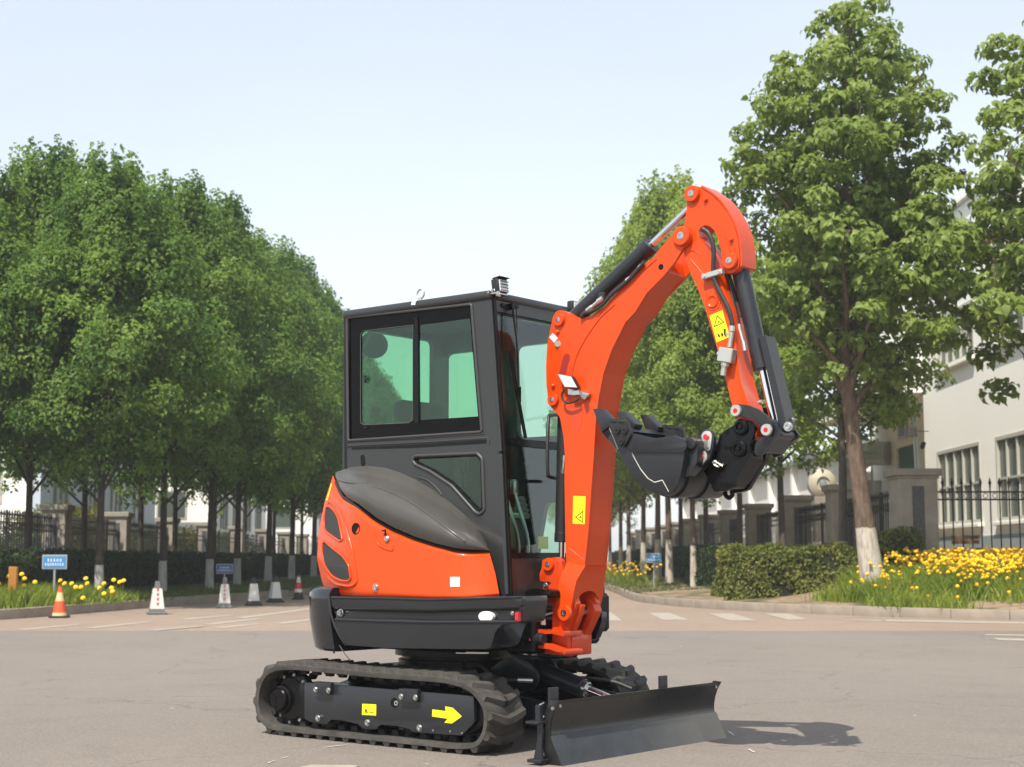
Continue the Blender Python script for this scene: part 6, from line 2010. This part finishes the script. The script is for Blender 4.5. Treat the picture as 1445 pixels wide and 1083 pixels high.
# halls on the left
for (lab, x0, x1, y0, y1, h, mm, n) in [('pale hall behind the left fence at the frame edge', -40, -19, 62, 82, 9, M_WALL, 4), ('white hall standing farther back behind the left fence', -30, -16.6, 86, 104, 8, M_WALL, 4), ('white hall at the far end of the left fence', -28, -14.2, 112, 170, 8, M_WALL, 8)]:
    t = thing('factory_hall', lab, 'building')
    hs2 = [(y0 + 1.5 + k * (y1 - y0 - 2) / n, y0 + 1.5 + k * (y1 - y0 - 2) / n + 2.6, 2.6, 4.6) for k in range(n)]
    wall_x(t, x1, y0, y1, 0, h, hs2, M_WALLB if x1 == -19 else M_WALL, face=1)
    for q in hs2: window_on(t, x1, *q, 3, 1, face=1)
    B().add(box(((x0 + x1) / 2 - .16, y0 + .15, h / 2), (x1 - x0 - .32, .3, h), 0)).build('end_wall', mm, t, 0)
    B().add(box(((x0 + x1) / 2, (y0 + y1) / 2, h + .12), (x1 - x0 + .5, y1 - y0 + .5, .24), .02)).build('roof', M_ROOF, t)
    for k in range(int((x1 - x0) / 4)): 
        fr2 = B().add(box((x1 - 2.4 - 4 * k, y0 - .01, 4.0), (1.7, .06, 1.6), 0)).build('window', M_FR, t, 0)
        B().add(box((x1 - 2.4 - 4 * k, y0 - .03, 4.0), (1.5, .06, 1.4), 0)).build('pane', M_PANE, fr2, 0)

# ---- signs, post and cones
M_SIGN = mat('blue_sign_panel', (.045, .23, .52), .4)
M_SIGN2 = mat('navy_sign_panel', (.030, .10, .32), .4)
M_SFR = mat('grey_sign_frame', (.30, .31, .32), .5)
def verge_sign(label, x, y, w, h, ztop, m):
    z = verge_h(x, y) - .02
    t = thing('verge_sign', label, 'sign', (x, y, z))
    zt = ztop - z
    B().add(cyl((0, .02, 0), (0, .02, zt - h / 2), .022, n=10)).build('post', M_SFR, t)
    B().add(box((0, 0, zt - h / 2), (w, .02, h), .006)).build('frame', M_SFR, t)
    B().add(box((0, -.012, zt - h / 2), (w * .88, .006, h * .78), 0)).build('panel', m, t, 0)
    for row, (yy, n_, sp_) in enumerate(((.13, 5, .62), (-.16, 8, .78))):
        for k in range(n_):
            xx = (k - (n_ - 1) / 2) * w * sp_ / n_
            b = B(); cw_ = w * sp_ / n_ * .72; ch = h * .17
            for q in (-1, 0, 1):
                b.add(box((xx, -.017, zt - h / 2 + yy * h + q * ch * .42), (cw_ * random.uniform(.6, 1), .004, ch * .2), 0))
            b.add(box((xx + random.uniform(-.2, .2) * cw_, -.0165, zt - h / 2 + yy * h), (cw_ * .2, .004, ch), 0))
            b.build('character', MT['white'], t, 0)
verge_sign('light blue notice sign on a post among flowers behind the orange cone', -8.40, 28.4, .46, .265, 1.08, M_SIGN)
verge_sign('small navy notice sign above the second white traffic cone', -6.95, 37.4, .40, .24, .885, M_SIGN2)
verge_sign('small blue notice sign beside the right row trunks under the bucket', 3.9, 42.5, .42, .27, 1.16, M_SIGN)
op = thing('orange_post', 'plain orange-brown wooden post among the flowers left of the sign', 'post', (-8.86, 27.5, verge_h(-8.86, 27.5)))
B().add(box((0, 0, .33), (.15, .10, .72), .01)).build('post', mat('orange_wood', (.40, .17, .025), .7, noise=.15, nscale=6), op)

M_CO = mat('cone_orange', (.72, .09, .03), .5); M_CW = mat('cone_white', (.66, .64, .60), .5); M_CY = mat('cone_pale_yellow', (.70, .52, .25), .5)
M_CG = mat('cone_grey', (.14, .14, .14), .7); M_CK = mat('cone_black_base', (.03, .03, .03), .7); M_CR = mat('cone_red', (.50, .02, .03), .5)
def round_cone(label, x, y, H, bands, base):
    t = thing('traffic_cone', label, 'traffic cone', (x, y, 0))
    B().add(box((0, 0, .018), (.30, .30, .036), .01)).build('base', base, t)
    for (a, b_, m) in bands:
        r = lambda q: .125 * (1 - q) + .028 * q
        B().add(lathe((0, 0, .036 + a * (H - .036)), (0, 0, 1), [(0, 0), (r(a), 0), (r(b_), (b_ - a) * (H - .036)), (0, (b_ - a) * (H - .036))], 20)).build('cone_band', m, t)
    return t
def square_cone(label, x, y, H, rz, top, text=True, stripes=True):
    t = thing('traffic_cone', label, 'traffic cone', (x, y, 0), rz)
    def frus(z0, z1, a0, a1):
        v = [(sx * a0, sy * a0, z0) for sx, sy in ((-1, -1), (1, -1), (1, 1), (-1, 1))] + [(sx * a1, sy * a1, z1) for sx, sy in ((-1, -1), (1, -1), (1, 1), (-1, 1))]
        return v, [(3, 2, 1, 0), (4, 5, 6, 7), (0, 1, 5, 4), (1, 2, 6, 5), (2, 3, 7, 6), (3, 0, 4, 7)]
    B().add(box((0, 0, .02), (.34, .34, .04), .01)).add(frus(.04, .10, .13, .122)).build('base', M_CG if top is M_CG else M_CK, t)
    B().add(frus(.10, H * .78, .12, .075)).build('body', M_CW, t, 0)
    B().add(frus(H * .78, H, .052, .038)).build('top', top, t, 0)
    if stripes:
        for k in range(4):
            z = .14 + k * .10
            a = .121 - (z - .1) * .045 / (H * .78 - .1)
            B().add(([(a + .002, -a * .95, z), (a + .002, a * .95, z + .06), (a - .002, a * .95, z + .10), (a - .002, -a * .95, z + .04)], [(0, 1, 2, 3)])).build('red_stripe', M_CR, t, 0)
    if text:
        b = B()
        for k in range(4):
            z = .17 + k * .085; a = .1215 - (z - .1) * .045 / (H * .78 - .1)
            for q in range(3): b.add(box((0, -a - .001, z + q * .02), (.045 - .01 * (q % 2), .003, .008), 0))
            b.add(box((random.uniform(-.01, .01), -a - .001, z + .02), (.008, .0035, .05), 0))
        b.build('red_lettering', M_CR, t, 0)['kind'] = 'stuff'
    return t
round_cone('orange traffic cone with pale bands by the left kerb', -7.80, 26.75, .53, [(0, .10, M_CY), (.10, .50, M_CO), (.50, .80, M_CY), (.80, 1, M_CO)], M_CK)
square_cone('white square cone with red diagonal stripes and grey top, next to the orange cone', -6.50, 28.4, .60, .35, M_CG)
square_cone('white square cone with grey top, below the small navy sign', -5.93, 32.0, .62, .15, M_CG, stripes=False)
square_cone('white square cone with dark top, just right of the navy sign', -5.62, 33.7, .60, .30, M_CK, text=False, stripes=False)
square_cone('white square cone with dark top, next to the banded red cone', -5.50, 36.0, .60, .50, M_CK, text=False, stripes=False)
round_cone('red and white banded round cone nearest the excavator', -5.32, 38.6, .60, [(0, .25, M_CK), (.25, .40, M_CW), (.40, .68, M_CR), (.68, .92, M_CW), (.92, 1, M_CR)], M_CK)

# ---- grass and flowers
M_GRASS = leaf_mat('bright_grass_blade', (.13, .21, .020), (.32, .38, .05), 1.2, .4)
M_GRASS2 = leaf_mat('dull_grass_blade', (.07, .11, .025), (.16, .18, .05), 1.0, .3)
M_PET = mat('yellow_petals', (.88, .66, .006), .6, col2=(.86, .47, .004), nscale=2)
def tufts(name, spots, m, h, n_each=34, spread=.16, bw=.010):
    P = []; 
    for (x, y, s) in spots:
        k = int(n_each * s)
        P.append(np.stack([RNG.normal(x, spread, k), RNG.normal(y, spread, k), np.full(k, verge_h(x, y) - .02), np.full(k, s)], 1))
    P = np.concatenate(P)
    n = len(P)
    H = h * P[:, 3] * RNG.uniform(.45, 1.15, n)
    a = RNG.uniform(0, 6.283, n); w = bw * RNG.uniform(.7, 1.6, n)
    lean = RNG.normal(0, .45, (n, 2)) * H[:, None]
    base = P[:, :3]
    dx = np.stack([np.cos(a) * w, np.sin(a) * w, np.zeros(n)], 1)
    mid = base + np.concatenate([lean * .35, (H * .55)[:, None]], 1)
    tip = base + np.concatenate([lean, H[:, None]], 1)
    V = np.stack([base - dx, base + dx, mid + dx * .9, mid - dx * .9, tip], 1).reshape(-1, 3)
    me = bpy.data.meshes.new(name)
    F = []
    i = np.arange(n) * 5
    tri = np.stack([np.stack([i, i + 1, i + 2], 1), np.stack([i, i + 2, i + 3], 1), np.stack([i + 3, i + 2, i + 4], 1)], 1).reshape(-1)
    me.vertices.add(len(V)); me.vertices.foreach_set('co', V.astype(np.float32).ravel())
    me.loops.add(len(tri)); me.loops.foreach_set('vertex_index', tri.astype(np.int32))
    nf = n * 3
    me.polygons.add(nf); me.polygons.foreach_set('loop_start', np.arange(0, nf * 3, 3, dtype=np.int32)); me.polygons.foreach_set('loop_total', np.full(nf, 3, dtype=np.int32))
    me.materials.append(m); me.update(calc_edges=True)
    return tag(obj(name, me), kind='stuff')
rs_ = random.Random(5)
spots = []
for _ in range(330):
    y = rs_.uniform(24.0, 33.0); x = kx(KL, y) - .22 - abs(rs_.gauss(0, .75))
    if x < -9.6: continue
    spots.append((x, y, rs_.uniform(.5, 1.0) * (1.0 if y < 30.5 else .55)))
tufts('grass', spots, M_GRASS, .40, 110, .14, .008)
spots = []
for _ in range(900):
    y = rs_.uniform(28, 62); x = kx(KL, y) - .2 - rs_.uniform(0, 2.4)
    spots.append((x, y, rs_.uniform(.5, 1.0)))
for _ in range(220):
    y = rs_.uniform(38, 80); x = kx(KR, y) + .2 + rs_.uniform(0, 2.0)
    spots.append((x, y, rs_.uniform(.5, 1.0)))
tufts('grass', spots, M_GRASS2, .13, 40, .22)
spots = []
def bed(x, y):
    if x < 5.5: return False
    d = kdist(KR, x, y)
    return d > .22 and y > kline(x)
def kline(x):
    P = sorted([(q[0], q[1]) for q in KR if q[1] < 38])
    return float(np.interp(x, [p[0] for p in P], [p[1] for p in P]))
bs_ = []
for _ in range(1500):
    x = rs_.uniform(5.9, 15); y = kline(x) + .25 + rs_.uniform(0, 4.6)
    if y > 31.8: continue
    # bare soil patches near the kerb
    if y < kline(x) + 1.4 and math.sin(x * 2.7 + 1) * math.sin(x * 1.3 + y) > -.05: continue
    if x < 6.7 and y > 29.6: continue
    bs_.append((x, y, rs_.uniform(.6, 1.15)))
tufts('grass', [(x, y, s * (.55 + .45 * min(1, (y - kline(x)) / 2.0))) for x, y, s in bs_], M_GRASS, .36, 95, .15, .008)
spots = []
for _ in range(60):
    y = rs_.uniform(45, 75); x = kx(KR, y) + .3 + rs_.uniform(0, 1.2)
    spots.append((x, y, rs_.uniform(.7, 1.2)))
tufts('grass', spots, M_GRASS, .40, 40, .2)
def bloom_geo(r=.055):
    v = [(0, 0, .012)]; f = []
    n = 8
    for k in range(n * 2):
        a = math.pi * k / n
        q = r if k % 2 == 0 else r * .72
        v.append((q * math.cos(a), q * math.sin(a), .020 if k % 2 == 0 else .010))
    f += [(0, 1 + k, 1 + (k + 1) % (2 * n)) for k in range(2 * n)]
    o = len(v); v.append((0, 0, .036))
    for k in range(n): 
        a = 2 * math.pi * k / n + .3
        v.append((r * .62 * math.cos(a), r * .62 * math.sin(a), .034))
    f += [(o, o + 1 + k, o + 1 + (k + 1) % n) for k in range(n)]
    o2 = len(v); v.append((0, 0, -.02))
    for k in range(n):
        a = 2 * math.pi * k / n
        f.append((o2, 1 + (2 * k + 2) % (2 * n), 1 + 2 * k))
    return v, f
BLM = B().add(bloom_geo()).mesh('bloom', M_PET, 0)
STM = B().add(tube([(0, 0, 0), (.02, .01, .3), (0, 0, .6)], .006, 4)).add(([(0, 0, .1), (.06, .02, .22), (.10, 0, .18), (.04, -.02, .12)], [(0, 1, 2, 3)])).mesh('stem', M_GRASS, 0)
LF = [(3, 824), (8, 848), (18, 814), (29, 822), (36, 811), (40, 817), (40, 827), (55, 822), (91, 820), (97, 824), (107, 824), (112, 829), (120, 829), (126, 817), (129, 824), (146, 830), (152, 824), (152, 838), (162, 830), (165, 819), (174, 822), (179, 820), (164, 852), (123, 844)]
for i, (x, y) in enumerate(LF):
    Z = 27.4 + (i * 37 % 11) * .16
    X, H = at(x, Z, y=y) if False else (at(x, Z), CAM_H + (HORIZON - y) / F_PX * Z)
    g0_ = verge_h(X, Z)
    if H - g0_ < .05: H = g0_ + .2
    t = thing('yellow_flower', 'single yellow flower on a thin stem among the grass by the left kerb', 'flower', (X, Z, g0_), i * 1.3, 'yellow flowers by the left kerb')
    s_ = obj('stem', STM, t); s_.scale = (1, 1, (H - g0_) / .6)
    bl2 = obj('bloom', BLM, t, (0, 0, H - g0_), (math.radians(55), 0, -i * 1.3 + random.uniform(-.5, .5))); bl2.scale = (.8, .8, 1.2)
def bloom_mass(name, spots):
    v0_, f0_ = bloom_geo(.035)
    T = np.array(v0_); V = []; F = []; Mi = []
    for (x, y, z, s) in spots:
        tilt = random.uniform(.3, 1.1); az = random.uniform(-.8, .8)
        Rm = np.array(Matrix.Rotation(az, 3, 'Z') @ Matrix.Rotation(tilt, 3, 'X'))
        o = len(V) * len(T)
        V.append((T * [1, 1, 1.5]) @ Rm.T * s + np.array([x, y, z]))
        F += [tuple(a + o for a in q) for q in f0_]
    me = bpy.data.meshes.new(name); me.from_pydata(np.concatenate(V).tolist(), [], F); me.materials.append(M_PET)
    return tag(obj(name, me), kind='stuff')
sp = []
clumps = [(x_, y_) for x_, y_ in [(rs_.uniform(8.0, 15), rs_.uniform(27.3, 31.8)) for _ in range(150)] if y_ > kline(x_) + .95]
for (cx_, cy_) in clumps:
    for k in range(int(rs_.uniform(12, 26))):
        x = cx_ + rs_.gauss(0, .32); y = cy_ + rs_.gauss(0, .32)
        sp.append((x, y, verge_h(x, y) + rs_.uniform(.22, .58) , rs_.uniform(.7, 1.2)))
for _ in range(70):
    x = rs_.uniform(6.3, 8.0); y = rs_.uniform(28.2, 29.6) if x < 7.3 else rs_.uniform(30, 31.3)
    if y > kline(x) + .5: sp.append((x, y, verge_h(x, y) + rs_.uniform(.2, .62), rs_.uniform(.7, 1.15)))
for _ in range(26):
    x = rs_.uniform(7, 13); y = kline(x) + rs_.uniform(.4, 1.3)
    sp.append((x, y, verge_h(x, y) + rs_.uniform(.12, .35), rs_.uniform(.7, 1.1)))
bloom_mass('yellow_flowers', sp)
sp = [(kx(KR, y_) + rs_.uniform(.4, 1.4), y_, 0, rs_.uniform(.8, 1.3)) for y_ in [rs_.uniform(46, 78) for _ in range(150)]]
sp = [(x, y, verge_h(x, y) + rs_.uniform(.25, .65), s) for x, y, _, s in sp]
bloom_mass('yellow_flowers', sp)
# wooden bench end seen through the fence
bn = thing('garden_bench', 'small brown plank bench behind the spear-topped fence', 'bench', (10.85, 36.5, .62), .1)
bn.scale = (.62, .8, .8)
for k in range(3): B().add(box((0, k * .13, .78), (1.1, .11, .04), .005)).build('seat_plank', mat('brown_plank', (.16, .08, .04), .7) if k == 0 else bpy.data.materials['brown_plank'], bn)
for k in range(2): B().add(box((0, .42, .98 + k * .14), (1.1, .03, .11), .005)).build('back_plank', bpy.data.materials['brown_plank'], bn)
for sx_ in (-.48, .48): B().add(box((sx_, .2, .38), (.05, .40, .76), .005)).build('bench_leg', M_IRON, bn)

# ---- summer haze
hz = tag(B().add(box((0, 700, 9.0), (1860, 1860, 20.2), 0)).build('haze', mat('haze_air', (1, 1, 1)), None, 0), kind='stuff')
hm = hz.data.materials[0].node_tree
for n_ in list(hm.nodes):
    if n_.type != 'OUTPUT_MATERIAL': hm.nodes.remove(n_)
pv = hm.nodes.new('ShaderNodeVolumePrincipled')
pv.inputs['Color'].default_value = (.93, .96, 1, 1)
pv.inputs['Density'].default_value = .0009
hm.links.new(pv.outputs[0], hm.nodes['Material Output'].inputs['Volume'])
